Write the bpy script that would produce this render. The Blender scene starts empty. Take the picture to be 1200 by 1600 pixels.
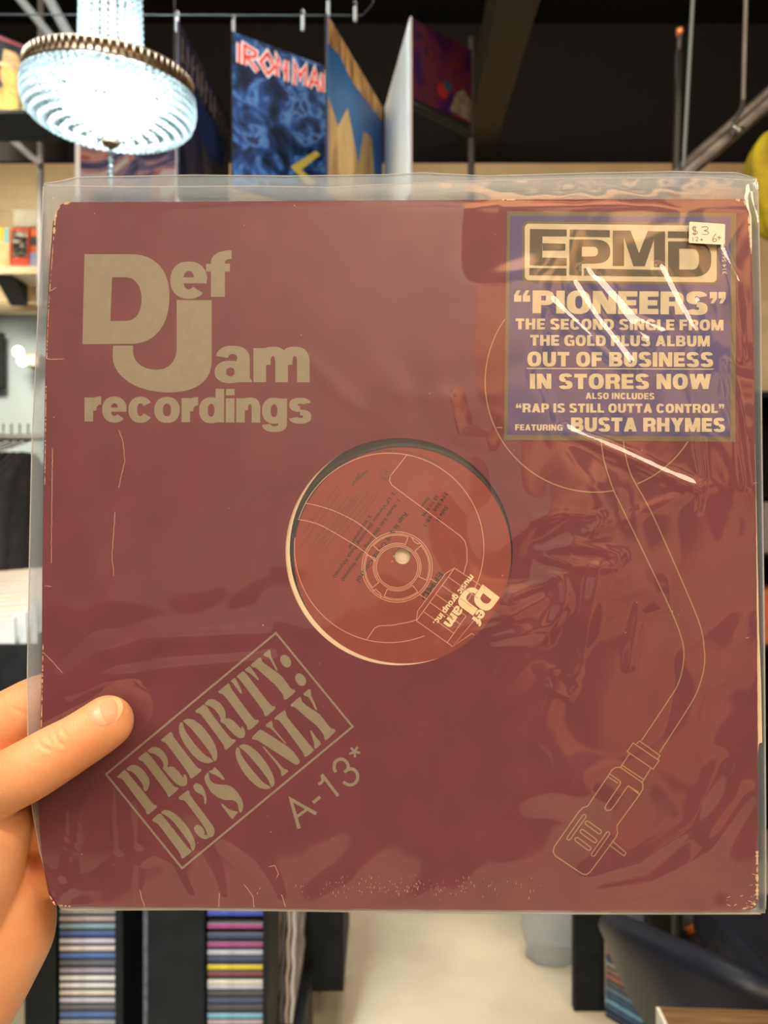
import bpy, bmesh, math, random
from mathutils import Vector, Matrix, noise
from mathutils.bvhtree import BVHTree
random.seed(7)
S = bpy.context.scene
C = S.collection
PI = math.pi

# ------------------------------------------------------------------ camera, world, lights
F = 1155.5                       # focal length in pixels of the 1200x1600 frame
EYE = Vector((0, 0, 1.5))
cam = bpy.data.cameras.new('camera')
cam.sensor_fit = 'VERTICAL'; cam.sensor_height = 36; cam.sensor_width = 27; cam.lens = 26
cam.clip_start = 0.02
cam.dof.use_dof = True; cam.dof.focus_distance = 0.328; cam.dof.aperture_fstop = 11.5
cam_o = bpy.data.objects.new('camera', cam); C.objects.link(cam_o)
cam_o.location = EYE; cam_o.rotation_euler = (PI / 2, 0, 0)
S.camera = cam_o
S.view_settings.view_transform = 'Standard'; S.view_settings.look = 'None'
S.view_settings.gamma = 1; S.view_settings.use_curve_mapping = False
S.view_settings.exposure = 0.0
try:
    S.cycles.use_denoising = True; S.cycles.caustics_reflective = False; S.cycles.caustics_refractive = False
except Exception:
    pass
W = bpy.data.worlds.new('room_air'); S.world = W; W.use_nodes = True
W.node_tree.nodes['Background'].inputs[0].default_value = (1, .86, .68, 1)
W.node_tree.nodes['Background'].inputs[1].default_value = 0.12

def area(name, loc, target, sx, sy, power, color, spread=PI):
    l = bpy.data.lights.new(name, 'AREA'); l.shape = 'RECTANGLE'; l.size = sx; l.size_y = sy
    l.energy = power; l.color = color; l.spread = spread
    o = bpy.data.objects.new(name, l); C.objects.link(o); o.location = loc
    o.rotation_euler = (Vector(target) - Vector(loc)).to_track_quat('-Z', 'Y').to_euler()
    return o
WARM = (1, .80, .56)
area('warm_softbox', (2.3, -1.5, 3.8), (0, .3, 1.5), 2.0, 1.9, 122, WARM)  # added warm softbox behind the eye, sized for streaks on the film
area('warm_softbox', (-1.7, -1.0, 3.9), (0, .4, 1.4), 1.4, 1.4, 108, (1, .84, .64))  # second added softbox, unseen, for jacket and hand
area('reflection_fill', (.9, -1.9, 4.3), (.9, -3, 2.4), 1.8, .3, 175, (1, .80, .60))  # added to brighten the unseen wall that the film reflects
area('unseen_shop_light', (0.1, 2.5, 3.6), (0.1, 2.6, 0), .8, .8, 9, (1, .95, .87), 1.2)  # unseen light that sets the floor brightness
area('unseen_shop_light', (-1.7, 2.2, 3.2), (-1.9, 4.0, 1.9), .6, .6, 30, (1, .88, .68), 1.4)  # unseen light added for the grid wall at left
area('unseen_shop_light', (-0.55, .45, 3.8), (-0.5, 1.65, .5), .5, .5, 13, (.88, .95, 1), .7)  # unseen cool light added to brighten the CDs, narrow cone

# ------------------------------------------------------------------ helpers
def mat(name, col, rough=.6, var=0.0, scale=20., bump=0., metal=0., spec=.5, col2=None, stretch=None, emis=None, estr=0, coat=0., edge=(.35, .65)):
    m = bpy.data.materials.new(name); m.use_nodes = True
    nt = m.node_tree; b = nt.nodes['Principled BSDF']
    b.inputs['Base Color'].default_value = (*col, 1); b.inputs['Roughness'].default_value = rough
    b.inputs['Metallic'].default_value = metal; b.inputs['Specular IOR Level'].default_value = spec
    b.inputs['Coat Weight'].default_value = coat
    if emis:
        b.inputs['Emission Color'].default_value = (*emis, 1); b.inputs['Emission Strength'].default_value = estr
    if var or col2 or bump:
        tc = nt.nodes.new('ShaderNodeTexCoord'); n = nt.nodes.new('ShaderNodeTexNoise')
        n.inputs['Scale'].default_value = scale; n.inputs['Detail'].default_value = 5
        src = tc.outputs['Object']
        if stretch:
            mp = nt.nodes.new('ShaderNodeMapping'); mp.inputs['Scale'].default_value = stretch
            nt.links.new(src, mp.inputs[0]); src = mp.outputs[0]
        nt.links.new(src, n.inputs['Vector'])
        if var or col2:
            r = nt.nodes.new('ShaderNodeValToRGB')
            a = col2 if col2 else tuple(max(0, c * (1 - var)) for c in col)
            z = col if col2 else tuple(min(1, c * (1 + var)) for c in col)
            r.color_ramp.elements[0].position = edge[0]; r.color_ramp.elements[1].position = edge[1]
            r.color_ramp.elements[0].color = (*a, 1); r.color_ramp.elements[1].color = (*z, 1)
            nt.links.new(n.outputs['Fac'], r.inputs['Fac']); nt.links.new(r.outputs['Color'], b.inputs['Base Color'])
        if bump:
            bp = nt.nodes.new('ShaderNodeBump'); bp.inputs['Strength'].default_value = bump; bp.inputs['Distance'].default_value = .002
            nt.links.new(n.outputs['Fac'], bp.inputs['Height']); nt.links.new(bp.outputs[0], b.inputs['Normal'])
    return m

def art(name, stops, scale, seed=0., rough=.5, dist=1.5, stretch=(1, 1, 1)):
    """abstract printed cover: warped noise through a colour ramp"""
    m = bpy.data.materials.new(name); m.use_nodes = True
    nt = m.node_tree; b = nt.nodes['Principled BSDF']; b.inputs['Roughness'].default_value = rough; b.inputs['Specular IOR Level'].default_value = .12
    tc = nt.nodes.new('ShaderNodeTexCoord'); mp = nt.nodes.new('ShaderNodeMapping')
    mp.inputs['Location'].default_value = (seed, seed * 1.7, seed * .6); mp.inputs['Scale'].default_value = stretch
    n = nt.nodes.new('ShaderNodeTexNoise'); n.inputs['Scale'].default_value = scale
    n.inputs['Detail'].default_value = 3; n.inputs['Distortion'].default_value = dist
    r = nt.nodes.new('ShaderNodeValToRGB'); e = r.color_ramp.elements
    while len(e) < len(stops): e.new(.5)
    for i, (p, c) in enumerate(stops): e[i].position = p; e[i].color = (*c, 1)
    nt.links.new(tc.outputs['Object'], mp.inputs[0]); nt.links.new(mp.outputs[0], n.inputs['Vector'])
    nt.links.new(n.outputs['Fac'], r.inputs['Fac']); nt.links.new(r.outputs['Color'], b.inputs['Base Color'])
    return m

def link(name, me, parent=None, mw=None):
    o = bpy.data.objects.new(name, me); C.objects.link(o)
    if parent is not None: o.parent = parent
    if mw is not None: o.matrix_world = mw
    return o
def pydata(name, vs, fs, m, parent=None, smooth=False, mw=None):
    me = bpy.data.meshes.new(name); me.from_pydata([tuple(v) for v in vs], [], fs); me.update()
    mats = m if isinstance(m, (list, tuple)) else [m]
    for k in mats: me.materials.append(k)
    if smooth: me.polygons.foreach_set('use_smooth', [True] * len(me.polygons))
    return link(name, me, parent, mw)
def bobj(name, bm, m, parent=None, smooth=False):
    me = bpy.data.meshes.new(name); bm.to_mesh(me); bm.free()
    me.materials.append(m)
    if smooth: me.polygons.foreach_set('use_smooth', [True] * len(me.polygons))
    return link(name, me, parent)
def tag(o, label, cat, group=None, kind=None):
    o['label'] = label; o['category'] = cat
    if group: o['group'] = group
    if kind: o['kind'] = kind
    return o
def thing(name, label, cat, loc=(0, 0, 0), rot=(0, 0, 0), group=None):
    o = bpy.data.objects.new(name, None); C.objects.link(o); o.location = loc; o.rotation_euler = rot
    return tag(o, label, cat, group)
def struct(name, bm, m):
    o = bobj(name, bm, m); o['kind'] = 'structure'; return o
def box(bm, x0, x1, y0, y1, z0, z1, bev=0.):
    r = bmesh.ops.create_cube(bm, size=1)
    for v in r['verts']:
        v.co = Vector(((x0 + x1) / 2 + v.co.x * (x1 - x0), (y0 + y1) / 2 + v.co.y * (y1 - y0), (z0 + z1) / 2 + v.co.z * (z1 - z0)))
    if bev:
        es = list({e for v in r['verts'] for e in v.link_edges})
        bmesh.ops.bevel(bm, geom=es, offset=bev, segments=2, affect='EDGES', profile=.5)
    return bm
def bx(*a, bev=0.): return box(bmesh.new(), *a, bev=bev)
def tube(bm, pts, r, n=10, cap=True):
    pts = [Vector(p) for p in pts]; rings = []
    rr = r if isinstance(r, (list, tuple)) else [r] * len(pts)
    for i, p in enumerate(pts):
        d = (pts[min(i + 1, len(pts) - 1)] - pts[max(i - 1, 0)]).normalized()
        a = d.cross(Vector((0, 0, 1)))
        if a.length < .05: a = d.cross(Vector((0, 1, 0)))
        a.normalize(); b = d.cross(a).normalized()
        rings.append([bm.verts.new(p + rr[i] * (a * math.cos(2 * PI * k / n) + b * math.sin(2 * PI * k / n))) for k in range(n)])
    for A, B in zip(rings, rings[1:]):
        for k in range(n): bm.faces.new((A[k], A[(k + 1) % n], B[(k + 1) % n], B[k]))
    if cap: bm.faces.new(rings[0][::-1]); bm.faces.new(rings[-1])
    return bm
def lathe(bm, prof, n=24, cx=0, cy=0):
    rings = [[bm.verts.new((cx + r * math.cos(2 * PI * k / n), cy + r * math.sin(2 * PI * k / n), z)) for k in range(n)] for r, z in prof]
    for A, B in zip(rings, rings[1:]):
        for k in range(n): bm.faces.new((A[k], A[(k + 1) % n], B[(k + 1) % n], B[k]))
    return bm
def at(px, py, d):
    """room point seen at a pixel of the 1200x1600 frame, d metres ahead of the eye"""
    return Vector(((px - 600) / F * d, d, EYE.z - (py - 800) / F * d))

# ------------------------------------------------------------------ the room
m_black = mat('black_paint', (.008, .008, .009), .8)
m_dark = mat('charcoal_paint', (.02, .021, .022), .6, var=.3)
m_beige = mat('cream_wall_paint', (.80, .66, .42), .7, var=.06, scale=6)
m_blue = mat('grey_blue_glass_tone', (.30, .37, .40), .5, var=.08, scale=3)  # even grey-blue in place of glass and what it reflects
m_floor = mat('polished_concrete', (.62, .53, .37), .22, col2=(.47, .39, .27), scale=2.2, bump=.03)
m_front = art('ochre_reflection_patches', [(.40, (.05, .028, .02)), (.445, (.85, .40, .15)), (.50, (.85, .52, .32)), (.53, (.10, .05, .035)), (.60, (.05, .03, .022)), (.63, (.85, .52, .30))], .6, 3.3, .8, .7)  # bright and dark patches invented for the film to reflect
m_front_grey = art('grey_reflection_tones', [(.36, (.22, .19, .17)), (.44, (.44, .40, .36)), (.52, (.50, .45, .39)), (.60, (.20, .17, .155))], .5, 1.1, .8, .5)  # pale tones chosen as haze reflected in the film's upper left
BY = 4.2
struct('floor', bx(-2.6, 2.6, -3, BY + .6, -.1, 0), m_floor)
struct('ceiling', bx(-2.6, 2.6, -3, BY + .6, 4.6, 4.7), m_black)
struct('wall_left', bx(-2.7, -2.6, -3, BY + .6, 0, 4.6), m_dark)
struct('wall_right', bx(2.6, 2.7, -3, BY + .6, 0, 4.6), m_dark)
struct('wall_front', bx(.35, 2.7, -3.1, -3, 0, 4.6), m_front)
struct('wall_front_left', bx(-2.7, .35, -3.1, -3, 1.22, 4.6), m_front_grey)
struct('wall_front_lower', bx(-2.7, .35, -3.1, -3, 0, 1.22), m_dark)  # dark part added so the lower sleeve reflects little
struct('wall_back', bx(-2.6, 2.6, BY, BY + .1, 2.64, 3.48), m_beige)
struct('wall_back_upper', bx(-2.6, 2.6, BY + .5, BY + .6, 3.3, 4.6), m_black)
struct('wall_back_lower', bx(-2.6, 2.6, BY + .02, BY + .1, 0, 2.64), m_blue)
struct('trim_1', bx(-2.6, 2.6, BY - .05, BY, 2.62, 2.70, bev=.006), mat('cream_trim', (.88, .74, .50), .5))
struct('trim_2', bx(.47, .64, -.5, BY + .5, 3.60, 3.85), mat('grey_beam_paint', (.06, .055, .048), .7, var=.1))

# ------------------------------------------------------------------ the sleeve's frame: a slightly tilted board in the hand
SX = Vector((.999932, -.0116513, -.000906)); SY = Vector((.0116240, .9995964, -.0259230)); SZ = Vector((.0012079, .0259107, .9996635))
SC = EYE + Vector((.00564079, .32750424, -.01653603))
SM = Matrix(((SX.x, SY.x, SZ.x, SC.x), (SX.y, SY.y, SZ.y, SC.y), (SX.z, SY.z, SZ.z, SC.z), (0, 0, 0, 1)))
REL = SC - EYE
D0 = REL.dot(SY)
def L(px, py, w=0.):
    """point of the sleeve's own frame; w = millimetres in front of the printed board"""
    ray = Vector(((px - 600) / F, 1, -(py - 800) / F))
    p = ray * ((D0 - w / 1000) / ray.dot(SY)) - REL
    return Vector((p.dot(SX), p.dot(SY), p.dot(SZ)))
def sthing(name, label, cat):
    o = bpy.data.objects.new(name, None); C.objects.link(o); o.matrix_world = SM
    return tag(o, label, cat)
def catmull(pts, k=6, closed=False):
    P = [Vector((p[0], p[1], 0)) for p in pts]; n = len(P); out = []
    for i in range(n if closed else n - 1):
        g = (lambda j: P[j % n]) if closed else (lambda j: P[max(0, min(n - 1, j))])
        a, b, c, d = g(i - 1), g(i), g(i + 1), g(i + 2)
        for s in range(k):
            t = s / k
            q = .5 * ((2 * b) + (c - a) * t + (2 * a - 5 * b + 4 * c - d) * t * t + (3 * b - a - 3 * c + d) * t ** 3)
            out.append((q.x, q.y))
    if not closed: out.append((P[-1].x, P[-1].y))
    return out
class Ink:
    """flat printed shapes collected in pixels of the sheet, then laid on the sleeve's frame"""
    def __init__(s): s.v = []; s.f = []; s.k = 0; s.h = []
    def poly(s, pts):
        b = len(s.v); s.v += [tuple(p[:2]) for p in pts]; s.k += 1; s.h += [s.k % 11 * .006] * len(pts); s.f.append(tuple(range(b, b + len(pts))))
    def band(s, A, B, closed=False):
        b = len(s.v); n = len(A); s.v += [tuple(p) for q in zip(A, B) for p in q]; s.k += 1; s.h += [s.k % 11 * .006] * (2 * n)
        for i in range(n if closed else n - 1):
            j = (i + 1) % n
            s.f.append((b + 2 * i, b + 2 * i + 1, b + 2 * j + 1, b + 2 * j))
    def line(s, pts, w, closed=False):
        P = [Vector(p[:2]) for p in pts]; n = len(P); A = []; B = []
        for i in range(n):
            d0 = (P[i] - P[i - 1]) if (i or closed) else (P[1] - P[0])
            d1 = (P[(i + 1) % n] - P[i]) if (i < n - 1 or closed) else (P[i] - P[i - 1])
            if d0.length < 1e-6: d0 = d1
            if d1.length < 1e-6: d1 = d0
            d0.normalize(); d1.normalize()
            n0 = Vector((-d0.y, d0.x)); n1 = Vector((-d1.y, d1.x)); m = n0 + n1
            if m.length < .2: m = n1.copy()
            m.normalize(); k = w / 2 / max(.45, m.dot(n1))
            A.append(P[i] + m * k); B.append(P[i] - m * k)
        s.band(A, B, closed)
    def ring(s, cx, cy, r, w, a0=0, a1=360, n=96):
        full = abs(a1 - a0) >= 360; k = n if full else n + 1
        a = [math.radians(a0 + (a1 - a0) * i / n) for i in range(k)]
        s.band([(cx + (r + w / 2) * math.cos(t), cy + (r + w / 2) * math.sin(t)) for t in a],
               [(cx + (r - w / 2) * math.cos(t), cy + (r - w / 2) * math.sin(t)) for t in a], full)
    def disc(s, cx, cy, rx, ry=None, rot=0, n=40):
        ry = rx if ry is None else ry; c, q = math.cos(rot), math.sin(rot)
        s.poly([(cx + rx * math.cos(2 * PI * i / n) * c - ry * math.sin(2 * PI * i / n) * q,
                 cy + rx * math.cos(2 * PI * i / n) * q + ry * math.sin(2 * PI * i / n) * c) for i in range(n)])
    def glyphs(s, shapes, T):
        for sh in shapes:
            if sh[0] == 'p': s.poly([T(*p) for p in sh[1]])
            else: s.band([T(*p) for p in sh[1]], [T(*p) for p in sh[2]])
    def build(s, name, m, parent, w):
        me = bpy.data.meshes.new(name)
        me.from_pydata([tuple(L(x, y, w + h)) for (x, y), h in zip(s.v, s.h)], [], s.f); me.update(); me.materials.append(m)
        o = bpy.data.objects.new(name, me); C.objects.link(o); o.parent = parent
        return o
def bez(*segs):
    """segs: points, or ('c', c1, c2, end)"""
    out = []
    for g in segs:
        if g[0] == 'c':
            p0 = Vector(out[-1]); a, b, e = (Vector(q) for q in g[1:])
            for i in range(1, 15):
                t = i / 14; q = (1 - t) ** 3 * p0 + 3 * (1 - t) ** 2 * t * a + 3 * (1 - t) * t * t * b + t ** 3 * e
                out.append((q.x, q.y))
        else: out.append(g)
    return out

# ------------------------------------------------------------------ lettering: heavy grotesque capitals and lower case
def gbar(x0, y0, x1, y1): return ('p', [(x0, y0), (x1, y0), (x1, y1), (x0, y1)])
def gq(*p): return ('p', list(p))
def garc(cx, cy, rx, ry, a0, a1, tx, ty, e=2.3, n=26):
    A = []; B = []
    for i in range(n + 1):
        a = math.radians(a0 + (a1 - a0) * i / n); c, q = math.cos(a), math.sin(a)
        f = lambda R, v: R * math.copysign(abs(v) ** (2 / e), v)
        A.append((cx + f(rx, c), cy + f(ry, q))); B.append((cx + f(max(.01, rx - tx), c), cy + f(max(.01, ry - ty), q)))
    return ('b', A, B)
def cap(ch, s, t):
    w = {'I': s, 'M': 1.28, 'W': 1.55, 'E': .86, 'F': .82, 'L': .82, 'T': .92, 'A': 1.1, 'Y': 1.08, 'K': 1.08, 'O': 1.08, 'C': 1.04,
         'G': 1.08, 'D': 1.04, 'R': 1.04, 'B': 1.03, 'P': .97, 'S': .98, 'N': 1.04, 'H': 1.04, 'U': 1.02}.get(ch, 1.0)
    g = []; h = w / 2
    if ch == 'I': g = [gbar(0, 0, s, 1)]
    elif ch in 'EFL':
        g = [gbar(0, 0, s, 1)]
        if ch != 'L': g += [gbar(s, 1 - t, w, 1), gbar(s, .5 - t / 2, w * .94, .5 + t / 2)]
        if ch != 'F': g += [gbar(s, 0, w, t)]
    elif ch == 'T': g = [gbar(h - s / 2, 0, h + s / 2, 1), gbar(0, 1 - t * 1.1, w, 1)]
    elif ch == 'H': g = [gbar(0, 0, s, 1), gbar(w - s, 0, w, 1), gbar(s, .5 - t / 2, w - s, .5 + t / 2)]
    elif ch == 'N': g = [gbar(0, 0, s * .92, 1), gbar(w - s * .92, 0, w, 1), gq((0, 1), (s * 1.05, 1), (w, 0), (w - s * 1.05, 0))]
    elif ch == 'M': g = [gbar(0, 0, s * .85, 1), gbar(w - s * .85, 0, w, 1), gq((0, 1), (s * 1.2, 1), (h + s * .42, 0), (h - s * .42, 0)), gq((w - s * 1.2, 1), (w, 1), (h + s * .42, 0), (h - s * .42, 0))]
    elif ch == 'W':
        q = w / 4; k = s * .5
        g = [gq((0, 1), (s, 1), (q + k, 0), (q - k, 0)), gq((h - k, 1), (h + k, 1), (q + k, 0), (q - k, 0)), gq((h - k, 1), (h + k, 1), (w - q + k, 0), (w - q - k, 0)), gq((w - s, 1), (w, 1), (w - q + k, 0), (w - q - k, 0))]
    elif ch == 'A': g = [gq((0, 0), (s * 1.02, 0), (h + s * .5, 1), (h - s * .55, 1)), gq((w - s * 1.02, 0), (w, 0), (h + s * .55, 1), (h - s * .5, 1)), gbar(s * .8, .17, w - s * .8, .17 + t * .85)]
    elif ch == 'Y': g = [gbar(h - s / 2, 0, h + s / 2, .45), gq((0, 1), (s * 1.08, 1), (h + s / 2, .4), (h - s / 2, .4)), gq((w - s * 1.08, 1), (w, 1), (h + s / 2, .4), (h - s / 2, .4))]
    elif ch == 'K': g = [gbar(0, 0, s, 1), gq((w - s * 1.2, 1), (w, 1), (s, .28), (s, .52)), gq((w - s * 1.15, 0), (w, 0), (h + s * .35, .66), (h - s * .35, .5))]
    elif ch == 'O': g = [garc(h, .5, h, .52, 0, 360, s, t * 1.02, 2.5, 48)]
    elif ch == 'C': g = [garc(h, .5, h, .52, 33, 327, s, t * 1.02, 2.5, 44)]
    elif ch == 'G': g = [garc(h, .5, h, .52, 33, 300, s, t * 1.02, 2.5, 44), gbar(w * .55, .36, w, .36 + t * .8), gbar(w - s * .8, 0, w, .45)]
    elif ch == 'D': g = [gbar(0, 0, s, 1), gbar(s, 1 - t, h, 1), gbar(s, 0, h, t), garc(h, .5, w - h, .5, -90, 90, s, t, 2.4)]
    elif ch in 'PR':
        g = [gbar(0, 0, s, 1), gbar(s, 1 - t, w * .6, 1), gbar(s, .36, w * .6, .36 + t * .85), garc(w * .6, .68, w * .4, .32, -90, 90, s, t * .9, 2.4)]
        if ch == 'R': g += [gq((w * .42, .4), (w * .42 + s, .42), (w * .98, .3), (w * .98 - s, .3)) if 0 else gbar(w - s * 1.02, 0, w - .02, .26), garc(w * .6, .16, w * .4 - .02, .28, 0, 90, s, t * .8, 2.6)]
    elif ch == 'B':
        g = [gbar(0, 0, s, 1)]
        for y0, y1, k in ((.46, 1, .05), (0, .55, 0)):
            r = (y1 - y0) / 2
            g += [gbar(s, y1 - t * .85, w * .6, y1), gbar(s, y0, w * .6, y0 + t * .85), garc(w * .6, (y0 + y1) / 2, w * .4 - k, r, -90, 90, s, t * .85, 2.4)]
    elif ch == 'S': g = [garc(h, .735, h - .02, .285, 12, 270, s, t * .95, 2.6), garc(h, .265, h, .285, 90, -168, s, t * .95, 2.6)]
    elif ch == 'U': g = [gbar(0, .4, s, 1), gbar(w - s, .4, w, 1), garc(h, .42, h, .44, 180, 360, s, t, 2.5)]
    elif ch in '"q':
        w = s * 1.95
        for k in (0, s * 1.02):
            g += [gbar(k, .72, k + s * .86, 1), gq((k + s * .4, .72), (k + s * .86, .72), (k + s * .5, .5), (k + s * .1, .5))] if ch == 'q' else \
                 [gbar(k, .5, k + s * .86, .78), gq((k, .78), (k + s * .46, .78), (k + s * .76, 1), (k + s * .36, 1))]
    else: w = .42
    return w, g
def low(ch, s, t):
    g = []; w = 1.0
    if ch == 'i': w = s; g = [gbar(0, 0, s, .98), gbar(0, 1.1, s, 1.36)]
    elif ch == 'r': w = .66; g = [gbar(0, 0, s, .98), garc(w + .03, .44, w + .03 - s * .35, .58, 90, 180, s, .33, 2.4)]
    elif ch in 'nm':
        w = 1.0 if ch == 'n' else 1.6; g = [gbar(0, 0, s, .98)]
        for x0, x1 in ([(0, 1.0)] if ch == 'n' else [(0, w / 2 + s / 2), (w / 2 - s / 2, w)]):
            a = x0 + s * .35; g += [garc((a + x1) / 2, .5, (x1 - a) / 2, .52, 0, 180, s, t, 2.6), gbar(x1 - s, 0, x1, .52)]
    elif ch == 'u': g = [gbar(w - s, 0, w, .98), garc((w - s * .35) / 2, .48, (w - s * .35) / 2, .5, 180, 360, s, t, 2.6), gbar(0, .46, s, .98)]
    elif ch == 'o': w = 1.06; g = [garc(.53, .49, .53, .53, 0, 360, s, t, 2.2, 48)]
    elif ch == 'c': g = [garc(.5, .49, .5, .53, 32, 328, s, t, 2.2, 44)]
    elif ch == 'e': w = 1.02; g = [garc(.51, .49, .51, .53, 0, 318, s, t, 2.2, 44), gbar(s * .8, .40, 1.0, .57)]
    elif ch in 'dpgq':
        w = 1.04; k = ch in 'dg'
        g = [garc(.5 if k else .54, .49, .5, .53, 0, 360, s, t, 2.2, 48)]
        x = w - s if k else 0
        g += [gbar(x, {'d': 0, 'p': -.36, 'g': -.05}[ch], x + s, 1.36 if ch == 'd' else .98)]
        if ch == 'g': g += [garc(.52, -.03, .52, .34, 187, 360, s, t * .85, 2.4)]
    elif ch == 's': w = .94; g = [garc(.47, .735, .45, .285, 14, 270, s * .95, t * .86, 2.4), garc(.47, .255, .47, .285, 90, -168, s * .95, t * .86, 2.4)]
    elif ch == 'a': w = 1.0; g = [garc(.48, .64, .45, .39, 0, 168, s * .95, t * .9, 2.4), gbar(.93 - s, .12, .93, .66), gq((.93 - s, .14), (.93, .14), (1.0, 0), (.96 - s, 0)), garc(.42, .29, .42, .32, 0, 360, s * .9, t * .75, 2.2, 40)]
    elif ch == 'f': w = .66; g = [gbar(.13, 0, .13 + s, 1.05), gbar(0, .74, w * .96, .97), garc(w + .02, 1.0, w - .11, .36, 90, 180, s, t, 2.3)]
    elif ch == '.': w = s; g = [gbar(0, 0, s, s * .9)]
    else: w = .45
    return w, g
def write(ink, text, p0, p1, h, fn, s, t, track=.1):
    """text fitted between two baseline points, h = cap (or x) height in the same units"""
    x = 0; lay = []
    for ch in text:
        w, g = fn(ch, s, t); lay.append((x, g)); x += w + (track if g else 0)
    x -= track
    p0 = Vector(p0); p1 = Vector(p1); d = (p1 - p0) / x; up = Vector((d.y, -d.x)).normalized() * h
    for x0, g in lay: ink.glyphs(g, lambda a, b, x0=x0: tuple(p0 + d * (x0 + a) + up * b))

# ------------------------------------------------------------------ record jacket
m_mar = mat('maroon_card', (.152, .020, .032), .42, var=.10, scale=60, spec=.4, bump=.05)
m_inside = mat('card_core', (.62, .44, .27), .8, var=.15, scale=200)
m_gold = mat('gold_ink', (.285, .24, .165), .45, var=.05, scale=300)
jacket = sthing('record_jacket', 'maroon twelve-inch single jacket with gold print and a round die-cut centre hole', 'record jacket')
HC = (623.5, 862, 177.5)
OUT = [(104, 316), (95, 320), (88, 329), (85, 342), (83, 365), (78, 420), (73, 520), (71, 620), (70, 700), (68, 800), (67, 900), (66, 1050), (63, 1180), (61, 1250),
       (63, 1300), (68, 1350), (77, 1398), (84, 1413), (96, 1417), (300, 1418), (600, 1421), (900, 1423), (1100, 1424), (1172, 1422), (1181, 1418), (1184, 1408), (1184, 1300),
       (1184, 1150), (1183, 1000), (1180, 700), (1177, 480), (1174, 390), (1172, 340), (1169, 320), (1161, 311), (1000, 311), (600, 313), (300, 315)]
def densify(P, step=14):
    out = []
    for a, b in zip(P, P[1:] + P[:1]):
        n = max(1, int(math.dist(a, b) / step))
        out += [(a[0] + (b[0] - a[0]) * i / n, a[1] + (b[1] - a[1]) * i / n) for i in range(n)]
    return out
def dopen(P, step):
    out = []
    for a, b in zip(P, P[1:]):
        n = max(1, int(math.dist(a, b) / step)); out += [(a[0] + (b[0] - a[0]) * i / n, a[1] + (b[1] - a[1]) * i / n) for i in range(n)]
    return out + [P[-1]]
def sheet(name, outline, w0, w1, m, parent, hole=None, n=180, rough=0.):
    """flat board of real thickness with an optional round hole"""
    bm = bmesh.new()
    pts = densify(outline)
    if rough: pts = [(x + random.uniform(-rough, rough), y + random.uniform(-rough, rough)) for x, y in pts]
    for w in (w0, w1):
        o = [bm.verts.new(L(x, y, w)) for x, y in pts]
        es = [bm.edges.new((o[i], o[(i + 1) % len(o)])) for i in range(len(o))]
        if hole:
            cx, cy, r = hole
            q = [bm.verts.new(L(cx + r * math.cos(2 * PI * k / n), cy + r * math.sin(2 * PI * k / n), w)) for k in range(n)]
            es += [bm.edges.new((q[k], q[(k + 1) % n])) for k in range(n)]
        bmesh.ops.triangle_fill(bm, edges=es, use_beauty=True)
        if w == w0: A = (o, q if hole else None)
        else: B = (o, q if hole else None)
    for k in (0, 1):
        if A[k]:
            N = len(A[k])
            for i in range(N): bm.faces.new((A[k][i], A[k][(i + 1) % N], B[k][(i + 1) % N], B[k][i]))
    bmesh.ops.recalc_face_normals(bm, faces=bm.faces)
    return bobj(name, bm, m, parent)
fb = sheet('front_board', OUT, 0, -.45, m_mar, jacket, HC, rough=.35)
sheet('back_board', [(x + (2 if x < 600 else -2), y + (2 if y < 800 else -2)) for x, y in OUT], -3.0, -3.4, m_mar, jacket)
sp = Ink()
bm = bmesh.new()
spine_px = [(85, 345), (79, 420), (74, 520), (72, 620), (71, 700), (69, 800), (68, 900), (67, 1050), (64, 1180), (62, 1250), (64, 1300), (69, 1350), (78, 1398)]
for (x0, y0), (x1, y1) in zip(spine_px, spine_px[1:]):
    v = [bm.verts.new(L(x0, y0, 0)), bm.verts.new(L(x1, y1, 0)), bm.verts.new(L(x1 - 2, y1, -1.7)), bm.verts.new(L(x0 - 2, y0, -1.7)), bm.verts.new(L(x1 + 1, y1, -3.4)), bm.verts.new(L(x0 + 1, y0, -3.4))]
    bm.faces.new((v[0], v[1], v[2], v[3])); bm.faces.new((v[3], v[2], v[4], v[5]))
bobj('spine', bm, m_mar, jacket)

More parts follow.
